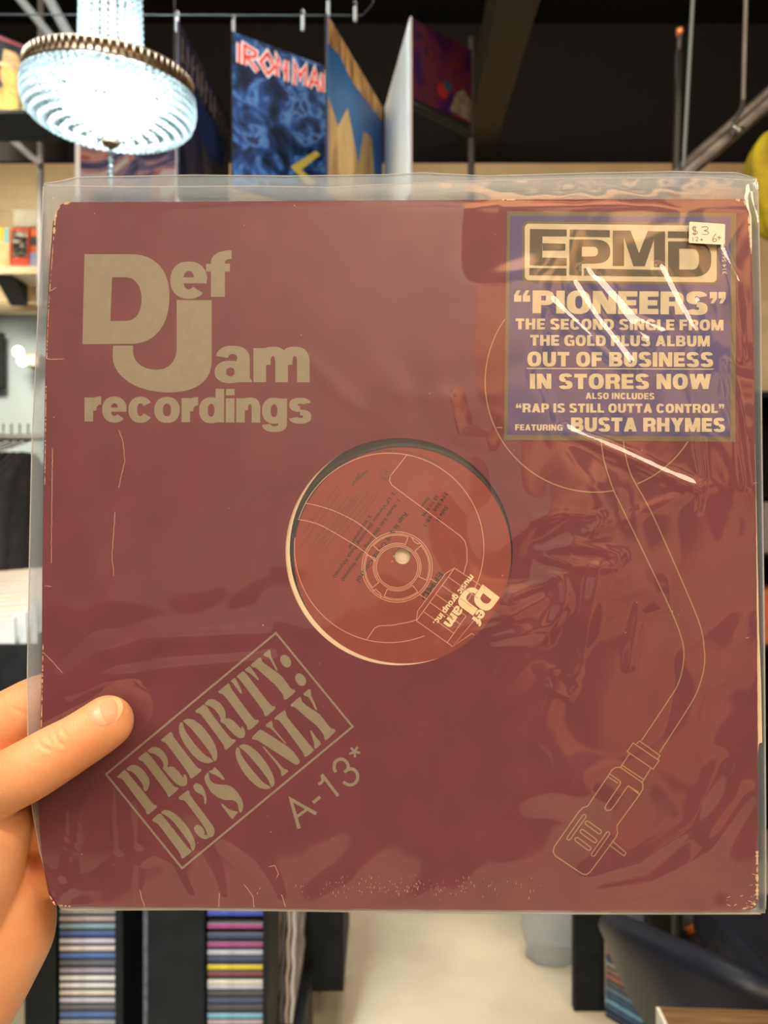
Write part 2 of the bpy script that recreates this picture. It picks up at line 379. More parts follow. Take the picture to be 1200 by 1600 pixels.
# label-logo lettering
g = Ink()
Z = lambda x, y: (60 + x / 2.5, 340 + y / 2.5)
D_out = bez((180, 143), (375, 143), ('c', (468, 150), (514, 215), (512, 312)), ('c', (512, 420), (455, 490), (372, 493)), (172, 495))
D_in = bez((288, 233), (340, 233), ('c', (385, 235), (404, 275), (403, 320)), ('c', (402, 372), (380, 403), (340, 404)), (281, 404))
J_sh = bez((540, 322), (677, 323), (677, 560), ('c', (677, 640), (615, 683), (510, 683)), ('c', (385, 683), (290, 622), (290, 540)), (292, 500), (370, 500), (370, 528), ('c', (375, 570), (412, 594), (462, 594)), ('c', (510, 594), (540, 560), (540, 510)))
def logo(ink, T):
    """big D over a big J, with the small letters beside each"""
    a = [(180, 143), (288, 233)]
    k = [i for i in range(len(D_out))]
    # ring between outer and counter, resampled to the same number of points
    def res(P, n):
        P = P + [P[0]]; d = [0]
        for p, q in zip(P, P[1:]): d.append(d[-1] + math.dist(p, q))
        o = []; j = 0
        for i in range(n):
            s = d[-1] * i / n
            while d[j + 1] < s: j += 1
            f = (s - d[j]) / (d[j + 1] - d[j]); o.append((P[j][0] + (P[j + 1][0] - P[j][0]) * f, P[j][1] + (P[j + 1][1] - P[j][1]) * f))
        return o
    # four pieces keep the corners exact
    so = [(172, 495), (180, 143)]; 
    ink.poly([T(*p) for p in [(180, 143), (288, 233), (281, 404), (172, 495)]])
    ro = [p for p in D_out if p != (172, 495)]; ri = [p for p in D_in if p != (281, 404)]
    n = 41
    def res_open(P):
        d = [0]
        for p, q in zip(P, P[1:]): d.append(d[-1] + math.dist(p, q))
        o = []
        for i in range(n):
            s = d[-1] * i / (n - 1); j = max(0, min(len(P) - 2, next((q for q in range(len(P) - 1) if d[q + 1] >= s - 1e-9), len(P) - 2)))
            f = (s - d[j]) / max(1e-9, d[j + 1] - d[j]); o.append((P[j][0] + (P[j + 1][0] - P[j][0]) * f, P[j][1] + (P[j + 1][1] - P[j][1]) * f))
        return o
    ink.band([T(*p) for p in res_open(D_out)], [T(*p) for p in res_open(D_in)])
    ink.poly([T(*p) for p in J_sh])
    for ch, x0, x1, yb, xh, s, t in (('e', 515, 660, 312, 138, .36, .27), ('f', 655, 752, 310, 134, .37, .25), ('a', 688, 836, 643, 138, .34, .26), ('m', 840, 1060, 643, 136, .36, .27)):
        w, gl = low(ch, s, t)
        ink.glyphs(gl, lambda a, b: T(x0 + a / w * (x1 - x0), yb - b * xh))
logo(g, Z)
write(g, 'recordings', (132, 658.6), (486.5, 661), 38.6, low, .36, .27, .07)
g.build('logo_lettering', m_gold, jacket, .06)['label'] = 'gold printed label-logo lettering'

# stencil stamp
g = Ink()
def tr(ox, oy, k): return lambda P: [(ox + x / k, oy + y / k) for x, y in P]
a_, b_, c_ = tr(155, 1120, 5.4545), tr(280, 1020, 5.4545), tr(370, 975, 5.4545)
ST = [
 (a_, [(150,510),(215,448),(240,470),(270,510),(380,640),(465,750),(490,752),(495,770),(420,833),(402,828),(400,800),(330,710),(195,525),(160,522)]),
 (a_, [(232,443),(262,415),(300,408),(345,425),(390,470),(425,525),(430,570),(415,620),(390,640),(375,610),(378,590),(350,545),(310,495),(270,460),(245,460)]),
 (a_, [(330,355),(400,293),(440,335),(640,600),(668,600),(676,615),(598,688),(580,672),(578,650),(375,380),(340,368)]),
 (a_, [(412,290),(440,262),(475,254),(520,270),(560,310),(585,360),(587,400),(580,430),(610,422),(640,430),(680,470),(720,525),(718,495),(735,488),(752,530),(750,575),(725,592),(690,590),(650,565),(600,510),(565,468),(540,440),(550,420),(548,395),(520,350),(470,315),(430,310)]),
 (a_, [(525,195),(610,127),(625,140),(628,165),(840,440),(868,442),(872,462),(790,528),(772,518),(770,495),(565,215),(535,212)]),
 (a_, [(690,45),(715,50),(718,80),(740,130),(820,240),(900,325),(960,360),(975,385),(920,397),(860,380),(800,330),(730,240),(690,160),(677,100)]),
 (a_, [(710,35),(745,15),(800,22),(870,70),(940,155),(990,240),(1008,310),(1005,360),(985,385),(965,355),(960,330),(920,270),(850,180),(780,95),(735,55)]),
 (b_, [(135,495),(208,438),(235,455),(270,510),(440,735),(475,738),(485,752),(405,828),(385,820),(383,790),(190,530),(170,515),(145,512)]),
 (b_, [(215,432),(245,400),(285,393),(335,415),(375,460),(397,510),(393,560),(425,558),(465,580),(520,640),(535,650),(530,625),(548,635),(565,680),(555,720),(520,730),(480,710),(420,650),(385,605),(350,590),(355,560),(340,530),(300,480),(255,450),(230,448)]),
 (b_, [(330,330),(415,262),(430,265),(438,300),(640,572),(675,570),(682,590),(600,662),(580,650),(580,625),(375,350),(345,348)]),
 (b_, [(437,240),(475,212),(490,235),(510,275),(535,330),(535,352),(520,345),(480,290),(455,255)]),
 (b_, [(485,205),(545,152),(565,170),(785,455),(818,455),(824,472),(745,543),(722,530),(722,500),(530,245),(510,220)]),
 (b_, [(555,145),(600,110),(625,145),(660,190),(682,228),(670,235),(640,205),(600,172),(575,160)]),
 (b_, [(605,105),(685,38),(700,45),(708,75),(740,100),(860,185),(900,230),(955,310),(985,315),(990,335),(910,403),(890,392),(888,360),(820,275),(780,240),(690,160),(650,125),(625,125)]),
 (c_, [(222,262),(275,217),(290,230),(290,270),(320,330),(350,395),(335,400),(310,350),(275,285),(250,280)]),
 (c_, [(128,965),(195,898),(215,905),(250,925),(460,1060),(545,1170),(515,1203),(490,1195),(430,1155),(200,1005),(160,985),(135,985)]),
 (c_, [(245,860),(290,824),(305,835),(305,875),(340,920),(425,1020),(410,1018),(330,930),(285,885),(255,880)]),
 (c_, [(215,1042),(232,1045),(280,1100),(370,1200),(400,1235),(430,1240),(442,1255),(390,1297),(378,1290),(375,1250),(340,1195)]),
 (b_, [(490,800),(515,815),(520,850),(560,920),(640,1020),(720,1110),(770,1135),(782,1155),(730,1163),(680,1150),(610,1095),(540,1010),(490,910),(477,850)]),
 (b_, [(508,795),(545,776),(600,790),(680,855),(760,960),(800,1040),(815,1100),(808,1130),(790,1150),(770,1115),(765,1090),(700,1000),(600,880),(550,830),(525,815)]),
 (c_, [(318,800),(405,732),(418,745),(425,790),(640,1050),(662,1075),(590,1135),(572,1125),(570,1100),(370,830),(350,815),(325,818)]),
 (c_, [(622,910),(640,908),(670,960),(725,1020),(672,1065),(658,1050),(660,1020),(645,970)]),
 (c_, [(455,690),(535,620),(550,628),(555,660),(600,700),(700,762),(740,810),(800,890),(835,895),(842,915),(770,988),(745,985),(745,945),(670,855),(620,820),(530,740),(490,705),(465,705)]),
 (c_, [(563,598),(615,552),(632,562),(632,605),(655,650),(688,735),(672,735),(640,670),(610,620),(580,612)]),
 (a_, [(445,880),(515,820),(545,845),(760,1120),(795,1148),(715,1208),(697,1200),(695,1170),(500,910),(470,897)]),
 (a_, [(528,812),(550,792),(600,797),(680,850),(760,945),(810,1040),(822,1090),(812,1130),(795,1145),(780,1110),(775,1085),(700,980),(620,880),(560,835),(535,828)]),
 (a_, [(675,685),(755,625),(770,635),(772,665),(930,875),(975,935),(985,980),(975,1015),(945,1030),(920,1005),(915,975),(870,900),(735,720),(715,708),(685,708)]),
 (a_, [(805,945),(830,918),(870,930),(900,975),(895,1005),(925,1010),(940,1030),(900,1045),(860,1030),(820,985)]),
 (a_, [(797,590),(825,562),(870,580),(900,630),(918,700),(910,745),(893,740),(895,700),(880,665),(850,655),(815,630)]),
 (b_, [(240,1018),(255,1035),(255,1065),(270,1095),(310,1120),(400,1125),(450,1140),(500,1190),(540,1260),(547,1310),(535,1355),(520,1362),(505,1340),(505,1310),(490,1275),(460,1255),(390,1255),(330,1235),(270,1185),(225,1110),(213,1060)]),
 (b_, [(245,1010),(285,998),(300,970),(315,985),(350,1020),(392,1080),(375,1085),(320,1045),(275,1030)]),
 (a_, [(1040,742),(1055,742),(1100,785),(1160,805),(1190,810),(1160,840),(1140,872),(1125,865),(1080,805),(1045,760)]),
]
def round_corners(P, k=.22):
    o = []
    n = len(P)
    for i in range(n):
        a, b, c = Vector(P[i - 1]), Vector(P[i]), Vector(P[(i + 1) % n])
        o += [tuple(b + (a - b) * k), tuple(b + (a - b) * k * .35 + (c - b) * k * .35), tuple(b + (c - b) * k)] if min((a - b).length, (c - b).length) > .1 else [tuple(b)]
    return o
for f, P in ST: g.poly(round_corners(f(P)))
for q in ((417, 316), (544, 474)):
    x, y = c_([q])[0]; g.disc(x, y, 10.6, 7.6, math.radians(57))
g.line([(165.8, 1209.8), (431.2, 989), (551, 1135.4), (284.5, 1356.6)], 3.2, True)
q6 = lambda *P: [(430 + x / 7.5, 1150 + y / 7.5) for x, y in P]
g.line(q6((280, 1085), (182, 740), (482, 912)), 5.6)
g.line(q6((255, 945), (372, 860)), 4.6)
g.line(q6((443, 782), (527, 712)), 5.2)
g.line(q6((738, 703), (545, 448)), 5.0); g.line(catmull(q6((545, 455), (556, 525), (506, 568)), 5), 4.6)
g.line(catmull(q6((712, 425), (692, 378), (702, 310), (752, 272), (812, 282), (850, 330), (852, 380), (812, 428)), 6), 5.0)
g.line(catmull(q6((835, 402), (885, 386), (935, 402), (965, 455), (958, 520), (912, 566), (852, 570), (798, 536)), 6), 5.0)
for k in range(5):
    a = math.radians(85 + 72 * k); x, y = q6((930, 185))[0]; g.line([(x, y), (x + 9 * math.cos(a), y + 9 * math.sin(a))], 3.6)
g.build('stencil_stamp_print', m_gold, jacket, .06)['label'] = 'gold stencil stamp print in a tilted box'

# tonearm line drawing
m_line = mat('gold_line_ink', (.36, .25, .12), .45, var=.05, scale=300)
g = Ink(); LW = 1.7
e5 = lambda *P: [(740 + x / 2.6087, 640 + y / 2.6087) for x, y in P]
e6 = lambda *P: [(820 + x / 3.1579, 1000 + y / 3.1579) for x, y in P]
g.ring(930, 597, 172, LW, 80.5, 215, 70); g.ring(930, 597, 172, LW, 20, 67.5, 30)
g.line([(776, 668), (785, 668)], LW)
g.line(catmull(e5((520, 130), (530, 200), (550, 270), (572, 332), (600, 390), (680, 555), (780, 765), (830, 880), (855, 960)) + e6((780, 20), (785, 60), (780, 130), (755, 220), (700, 310), (575, 497)), 5), LW)
g.line(catmull(e5((610, 130), (622, 200), (640, 260), (665, 310), (730, 430), (850, 700), (920, 870), (940, 960)) + e6((880, 10), (888, 80), (880, 160), (850, 255), (800, 345), (665, 555)), 5), LW)
g.line(e6((552, 512), (565, 498), (667, 570), (655, 590)), LW)
g.line(e6((535, 508), (663, 595), (633, 637), (505, 550)), LW, True)
g.line(e6((515, 563), (472, 628)), LW); g.line(e6((622, 632), (580, 700)), LW); g.line(e6((480, 618), (586, 688)), LW)
g.line(e6((472, 628), (450, 628), (430, 640), (418, 660), (310, 820), (285, 828), (265, 850), (145, 1020), (140, 1045), (150, 1065), (285, 1155), (305, 1157), (322, 1145), (445, 980), (458, 955), (455, 925), (455, 915), (565, 765), (582, 735), (582, 710), (578, 702)), LW, True)
g.line(e6((418, 660), (472, 698), (470, 712), (400, 815), (395, 830), (405, 842), (425, 838), (440, 820), (505, 725), (515, 722), (565, 762)), LW)
g.line(e6((410, 674), (460, 707)), LW); g.line(e6((508, 718), (562, 752)), LW)
def capsule(p, q, r):
    p, q = Vector(p), Vector(q); d = (q - p).normalized(); a0 = math.atan2(d.y, d.x); o = []
    for c, b in ((q, a0 - PI / 2), (p, a0 + PI / 2)):
        o += [(c.x + r * math.cos(b + PI * i / 8), c.y + r * math.sin(b + PI * i / 8)) for i in range(9)]
    return o
for p, q, r in (((293, 870), (217, 978), 9), ((410, 955), (338, 1058), 9), ((308, 903), (368, 946), 10), ((283, 945), (345, 990), 10), ((257, 984), (316, 1028), 10)):
    g.line(e6(*capsule(p, q, r)), 1.6, True)
g.line(e6((430, 990), (500, 1050), (490, 1066), (415, 1010)), 1.6)
g.build('tonearm_line_print', m_line, jacket, .06)['label'] = 'thin gold line drawing of a record player tonearm'

# worn card edges
m_worn = mat('bare_worn_card', (.70, .48, .30), .85, var=.2, scale=300)
g = Ink()
def jag(P, w, amp=.5):
    Q = dopen(P, 4)
    g.line([(x + random.uniform(-amp, amp), y + random.uniform(-amp, amp)) for x, y in Q], w)
def wear(P, w0, w1, step=3):
    Q = dopen(P, step)
    for (x0, y0), (x1, y1) in zip(Q, Q[1:]):
        if random.random() < .75: g.line([(x0, y0), (x1, y1)], random.uniform(w0, w1))
wear([(110, 316), (96, 320), (89, 329), (86, 342), (84.5, 365)], 1.5, 4.5)
wear([(1150, 312), (1162, 314), (1168, 322), (1170, 340), (1173, 390)], 1, 4)
wear([(1183, 1330), (1183, 1405), (1176, 1417), (1160, 1420)], 1, 5)
wear([(78, 1400), (86, 1414), (110, 1416)], 1, 3)
wear([(67.5, 1000), (64.5, 1140), (62.5, 1240)], .6, 2)
wear([(84, 370), (76, 480), (73, 560)], .3, 1.2); wear([(72, 600), (70, 760)], .3, 1.6)
wear([(785, 312), (805, 312)], 1, 3)
g.build('worn_edge', m_worn, jacket, .05)['label'] = 'bare tan card showing along worn edges'
g = Ink()
for P in ([(78, 455), (88, 449)], [(72, 561), (100, 561)], [(186, 672), (192, 690), (195, 720), (189, 745), (186, 762)], [(180, 800), (177, 840), (175, 868), (178, 900)], [(70, 915), (80, 917)],
          [(68, 1020), (82, 1033), (98, 1052)], [(82, 700), (81, 790), (80, 880)], [(1185, 754), (1178, 755)], [(1170, 996), (1165, 997)], [(218, 1390), (222, 1405), (226, 1416)], [(382, 1382), (395, 1400), (397, 1417)],
          [(343, 1395), (342, 1417)], [(440, 1398), (446, 1416)], [(420, 1354), (430, 1352), (435, 1366), (432, 1372)]):
    jag(P, .7, .5)
g.build('crease_marks', m_worn, jacket, .05)['label'] = 'thin pale crease lines in the card'
g = Ink()
for k in range(150):
    x, y = random.gauss(640, 110), random.gauss(1385, 8); g.line([(x, y), (x + random.uniform(-.6, .6), y + random.uniform(1, 4))], random.uniform(.25, .6))
for k in range(70):
    x, y = random.uniform(80, 1170), random.uniform(320, 1410); g.disc(x, y, random.uniform(.3, .9), n=6)
for k in range(16):
    q = random.random() ** 2; x, y = 1181 - 46 * q, 1417 - 50 * random.random() ** 1.5 * (1 - .5 * q); g.line([(x, y), (x - random.uniform(1, 7), y + random.uniform(-3, 3))], random.uniform(.4, 1.0))
g.build('scuff_marks', m_worn, jacket, .05)['label'] = 'small pale scuffs on the card'

# sticker on the jacket
m_cream = mat('cream_ink', (.66, .58, .40), .5, var=.08, scale=120)
m_blueink = mat('violet_blue_paper', (.070, .060, .200), .45, var=.14, scale=40)
m_olive = mat('olive_sticker_edge', (.145, .115, .062), .5, var=.1, scale=80)
m_brown = mat('dark_olive_ink', (.085, .066, .030), .5, var=.1, scale=80)
SQ = [(792.2, 330), (1150.3, 332.8), (1149.2, 690.5), (787.3, 687.3)]
def slab(name, P, w0, w1, m, parent):
    n = len(P); vs = [L(x, y, w1) for x, y in P] + [L(x, y, w0) for x, y in P]
    fs = [tuple(range(n))[::-1], tuple(range(n, 2 * n))] + [(i, (i + 1) % n, n + (i + 1) % n, n + i) for i in range(n)]
    return pydata(name, vs, fs, m, parent)
stk = slab('hype_sticker', SQ, .02, .12, m_olive, jacket); stk['label'] = 'blue square promotional sticker with cream capitals'
slab('sticker_face', [(797.5, 337), (1142, 339.5), (1141, 682.5), (793, 679)], .1, .14, m_blueink, stk)
y4 = lambda *P: [(790 + x / 3.243, 330 + y / 3.243) for x, y in P]
def rrect(x0, y0, x1, y1, r, sk=0.):
    o = []
    for cx, cy, a in ((x1 - r, y1 - r, 0), (x0 + r, y1 - r, 90), (x0 + r, y0 + r, 180), (x1 - r, y0 + r, 270)):
        o += [(cx + r * math.cos(math.radians(a + 15 * i)), cy + r * math.sin(math.radians(a + 15 * i))) for i in range(7)]
    return [(x, y + sk * (x - x0)) for x, y in o]
slab('panel_edge', y4(*rrect(84, 50, 1084, 362, 30, .011)), .14, .16, m_olive, stk)
slab('panel', y4(*rrect(97, 63, 1070, 350, 22, .011)), .16, .18, m_cream, stk)
g = Ink()
for P in ([(123,90),(187,91),(185,277),(122,274)], [(187,91),(310,93),(310,128),(187,128)], [(187,162),(303,165),(303,200),(187,200)], [(186,235),(310,237),(310,277),(185,277)],
          [(120,288),(308,290),(308,327),(120,325)], [(325,93),(528,96),(528,132),(325,130)], [(323,143),(387,143),(385,326),(323,325)],
          [(397,290),(808,298),(808,332),(397,326)], [(543,98),(600,98),(600,278),(543,278)], [(752,102),(808,102),(808,283),(752,283)],
          [(590,98),(633,98),(680,222),(705,280),(648,280),(598,130)], [(720,100),(760,102),(756,132),(705,280),(650,280),(675,215)],
          [(822,102),(1000,104),(1000,139),(822,136)], [(823,153),(880,153),(880,332),(823,332)]):
    g.poly(y4(*P))
def bowl(x0, y0, x1, y1, xs, tx, ty, r):
    cy = (y0 + y1) / 2
    A = []; B = []
    for i in range(25):
        a = math.radians(-90 + 180 * i / 24); f = lambda R, v: R * math.copysign(abs(v) ** (2 / 2.6), v)
        A.append((x1 - r + f(r, math.cos(a)), cy + f((y1 - y0) / 2, math.sin(a)))); B.append((x1 - r + f(r - tx, math.cos(a)), cy + f((y1 - y0) / 2 - ty, math.sin(a))))
    A = [(xs, y0)] + A + [(xs, y1)]; B = [(xs, y0 + ty)] + B + [(xs, y1 - ty)]
    g.band(y4(*A), y4(*B))
bowl(323, 143, 530, 266, 385, 62, 37, 90); bowl(823, 153, 1042, 333, 878, 62, 37, 100)
g.build('panel_lettering', m_brown, stk, .2)
g = Ink()
for tx, p0, p1, h, s, t, k in (('"PIONEERSq', (803, 489.2), (1134.5, 492), 35.7, .38, .235, .09), ('THE SECOND SINGLE FROM', (805.5, 514.4), (1130.3, 516.5), 16.8, .36, .22, .13),
        ('THE GOLD PLUS ALBUM', (828.3, 540), (1109, 541.4), 16.8, .36, .22, .13), ('OUT OF BUSINESS', (824, 572.3), (1114.2, 573.2), 22.6, .36, .225, .12), ('IN STORES NOW', (828, 607.5), (1111, 608), 23.6, .37, .23, .12),
        ('ALSO INCLUDES', (915, 623.3), (1022.5, 624), 9.8, .35, .22, .13), ('"RAP IS STILL OUTTA CONTROLq', (806.2, 644.3), (1131.7, 645.3), 14, .36, .22, .13), ('FEATURING', (804.8, 672.3), (879, 672.8), 9.4, .36, .22, .13), ('BUSTA RHYMES', (892.3, 674), (1132.8, 674.8), 21.7, .37, .23, .11)):
    write(g, tx, p0, p1, h, cap, s, t, k)
g.line([(823, 575.6), (1115, 576.8)], 1.5)
g.build('sticker_lettering', m_cream, stk, .17)

def plain_text(name, lines, m, parent, w, bold=.012):
    """small print: each line as (text, start, end, cap height) in pixels of the sheet"""
    V = []; Fs = []
    for tx, p0, p1, h in lines:
        cu = bpy.data.curves.new('t', 'FONT'); cu.body = tx; cu.offset = bold; cu.resolution_u = 2
        o = bpy.data.objects.new('t', cu); C.objects.link(o); bpy.context.view_layer.update()
        me = bpy.data.meshes.new_from_object(o.evaluated_get(bpy.context.evaluated_depsgraph_get()))
        xs = [v.co.x for v in me.vertices]; x0, x1 = min(xs), max(xs)
        P0, P1 = Vector(p0), Vector(p1); d = (P1 - P0) / (x1 - x0); up = Vector((d.y, -d.x)).normalized() * h / .69
        b = len(V)
        for v in me.vertices:
            q = P0 + d * (v.co.x - x0) + up * v.co.y; V.append(tuple(L(q.x, q.y, w)))
        Fs += [tuple(b + i for i in p.vertices) for p in me.polygons]
        bpy.data.objects.remove(o); bpy.data.curves.remove(cu); bpy.data.meshes.remove(me)
    return pydata(name, V, Fs, m, parent)
plain_text('catalogue_number', [('314 566 168-1', (1135, 428), (1133, 368), 6)], m_cream, stk, .17)

# ------------------------------------------------------------------ inner paper sleeve and the record
inner = sthing('inner_sleeve', 'cream paper inner sleeve showing as a pale crescent inside the round hole', 'paper sleeve')
m_paper = mat('cream_paper', (.86, .70, .50), .8, var=.04, scale=200)
IO = [(95, 335), (1166, 325), (1180, 700), (1186, 985), (1189, 1060), (1191, 1160), (1186, 1162), (1183, 1185), (1178, 1250), (1174, 1405), (95, 1405), (78, 1000)]
sheet('front_sheet', IO, -.62, -.72, m_paper, inner, (631, 858.5, 178.3))
sheet('back_sheet', IO, -2.55, -2.65, m_paper, inner)
rec = sthing('vinyl_record', 'black vinyl record whose red paper label fills the round hole of the jacket', 'record')
m_vinyl = mat('black_vinyl', (.012, .013, .011), .28, spec=.6)
LC = (629, 869); KR = 170
bm = bmesh.new(); n = 160
def dring(r, w): return [bm.verts.new(L(LC[0] + r * math.cos(2 * PI * k / n), LC[1] + r * math.sin(2 * PI * k / n), w)) for k in range(n)]
prof = [(12.6, -2.3), (12.6, -.95), (172, -.95), (176, -1.15), (200, -1.15), (500, -1.15), (512, -1.4), (512, -2.0), (500, -2.3), (12.6, -2.3)]
prev = None
for k, (r, w) in enumerate(prof):
    if k == len(prof) - 1: cur = first
    else: cur = dring(r, w)
    if k == 0: first = cur
    if prev:
        for i in range(n): bm.faces.new((prev[i], prev[(i + 1) % n], cur[(i + 1) % n], cur[i]))
    prev = cur
bmesh.ops.recalc_face_normals(bm, faces=bm.faces)
bobj('disc', bm, m_vinyl, rec)
m_label = mat('red_label_paper', (.270, .044, .030), .45, var=.05, scale=90)
bm = bmesh.new()
A = dring(13.2, -.9); B = dring(KR, -.9)
A2 = dring(13.2, -.95); B2 = dring(KR, -.95)
for i in range(n):
    j = (i + 1) % n
    bm.faces.new((A[i], A[j], B[j], B[i])); bm.faces.new((B[i], B[j], B2[j], B2[i])); bm.faces.new((A[i], A[j], A2[j], A2[i]))
bmesh.ops.recalc_face_normals(bm, faces=bm.faces)
lab = bobj('label', bm, m_label, rec); lab['label'] = 'red round paper label with thin pale line drawing'
m_pink = mat('pale_line_ink', (.66, .36, .25), .5, var=.05, scale=300)
g = Ink(); lw = 1.15
z3 = lambda *P: [(430 + x / 3.077, 670 + y / 3.077) for x, y in P]
z5 = lambda *P: [(600 + x / 5.714, 850 + y / 5.714) for x, y in P]
cx, cy = 620.5, 886
for r in (55, 52, 34.8, 32.2): g.ring(cx, cy, r, lw)
for a0, a1 in ((-138, -70), (-42, 24), (50, 114), (140, 202)):
    P = [(cx + 50 * math.cos(math.radians(a0 + (a1 - a0) * i / 16)), cy + 50 * math.sin(math.radians(a0 + (a1 - a0) * i / 16))) for i in range(17)]
    Q = [(cx + 37.3 * math.cos(math.radians(a1 + (a0 - a1) * i / 16)), cy + 37.3 * math.sin(math.radians(a1 + (a0 - a1) * i / 16))) for i in range(17)]
    g.line(P[:1] + P + Q, lw, True)
g.line([(643, 839), (647, 846), (653, 850), (657, 848)], lw); g.line([(582, 923), (587, 921), (595, 928), (595, 934)], lw)
g.ring(608, 856, 148, lw, 198, 403); g.ring(608, 856, 148, lw, 68, 186)
g.line(catmull(z3((148, 358), (220, 374), (300, 402), (400, 455), (490, 530)), 5), lw); g.line(catmull(z3((108, 435), (180, 450), (250, 480), (400, 570), (480, 635)), 5), lw)
g.line(z3((632, 127), (555, 225), (549, 248), (560, 270), (890, 515), (912, 540), (922, 580), (922, 640), (905, 700)), lw)
g.line(z3((440, 1013), (478, 958), (500, 947), (560, 945), (640, 930), (680, 918)), lw)
g.line(z5((630, 215), (290, 685), (612, 915)), lw); g.line(z5((630, 215), (900, 395)), lw); g.line(z5((630, 215), (550, 262), (300, 600), (290, 685)), lw)
for x, y in ((575, 295), (520, 370), (465, 450), (412, 522), (355, 605)): g.line(z5((x, y), (x + 265, y + 190)), lw)
g.line(z5((765, 610), (492, 830)), lw) if 0 else None
g.line(z5((735, 640), (565, 880)), lw); g.line(z5((830, 650), (612, 915), (785, 798), (806, 814)), lw); g.line(z5((415, 310), (470, 345)), lw); g.line(z5((318, 452), (378, 490)), lw)
g.line([(611, 877), (614.5, 877)], lw); g.line([(614, 868), (616, 870)], 1.5)
g.build('label_line_print', m_pink, lab, -.87)
m_ink = mat('dark_label_ink', (.030, .014, .010), .5, var=.1, scale=200)
lines = [('Rap Is Still Outta Control', (632, 800), (556, 906), 7.6), ('1. Radio Edit (featuring Busta Rhymes)', (621, 780), (533, 906), 5.2), ('2. LP Version (featuring Busta Rhymes)', (614, 768), (520, 901), 5.2),
         ('3. Instrumental', (577, 804), (544, 855), 5.2), ('Side B', (696, 790), (681, 813), 6), ('314 566 168-1', (696, 768), (661, 820), 6), ('33 1/3 RPM', (681, 773), (659, 805), 5), ('Stereo', (668, 776), (656, 793), 5), ('EPMD', (686, 893), (657, 934), 9)]
for nm, k0, k1 in (('song_title', 0, 1), ('track_text', 1, 2), ('track_text', 2, 3), ('track_text', 3, 4), ('side_text', 4, 5), ('catalogue_text', 5, 6), ('speed_text', 6, 8), ('artist_text', 8, 9)): plain_text(nm, lines[k0:k1], m_ink, lab, -.86, .024)
g = Ink()
dv = Vector((-.6, .8)); rv = Vector((-.8, -.6))
for k, (x, y, ln) in enumerate(((592, 770, 55), (583, 772, 78), (574, 770, 110), (566, 770, 112), (558, 774, 100), (551, 778, 84), (545, 775, 95), (538, 762, 120), (528, 760, 90))):
    s = 0
    while s < ln:
        q = random.uniform(3, 8); p = Vector((x, y)) + dv * s; g.line([tuple(p), tuple(p + dv * q)], .9); s += q + random.uniform(1.2, 2.4)
for a in range(205, 300, 1):
    if random.random() < .72: g.ring(608, 856, 154 if a < 250 else 152, 1.6, a, a + .8, 1)
for k in range(4): g.line([(551 + k * 5, 754 - k * 4.6), (560 + k * 5, 746 - k * 4.6 + 3)], 2.6)
g.line([(551, 759), (561, 739)], 2.2)
for k in range(40):
    a, r = random.uniform(0, 6.28), 11 * math.sqrt(random.random()); g.disc(602 + r * math.cos(a), 739 + r * math.sin(a), .9, n=6)
mi2 = mat('faint_label_ink', (.105, .036, .022), .5, var=.1, scale=200)
g.build('label_small_print', mi2, lab, -.865)
g = Ink(); go = Ink()
th = math.radians(126); d = Vector((math.cos(th), math.sin(th))); up = Vector((math.sin(th), -math.cos(th)))
def TL(x, y, k=.096):
    p = Vector((781.5, 933)) + d * ((x - 172) * k) - up * ((y - 143) * k); return (p.x, p.y)
logo(g, TL)
write(g, 'music group inc.', (735, 897), (676, 972.5), 7.2, low, .34, .26, .1)
m_cr2 = mat('cream_label_ink', (.88, .74, .46), .5, var=.04, scale=200)
g.build('label_logo_print', m_cr2, lab, -.84)

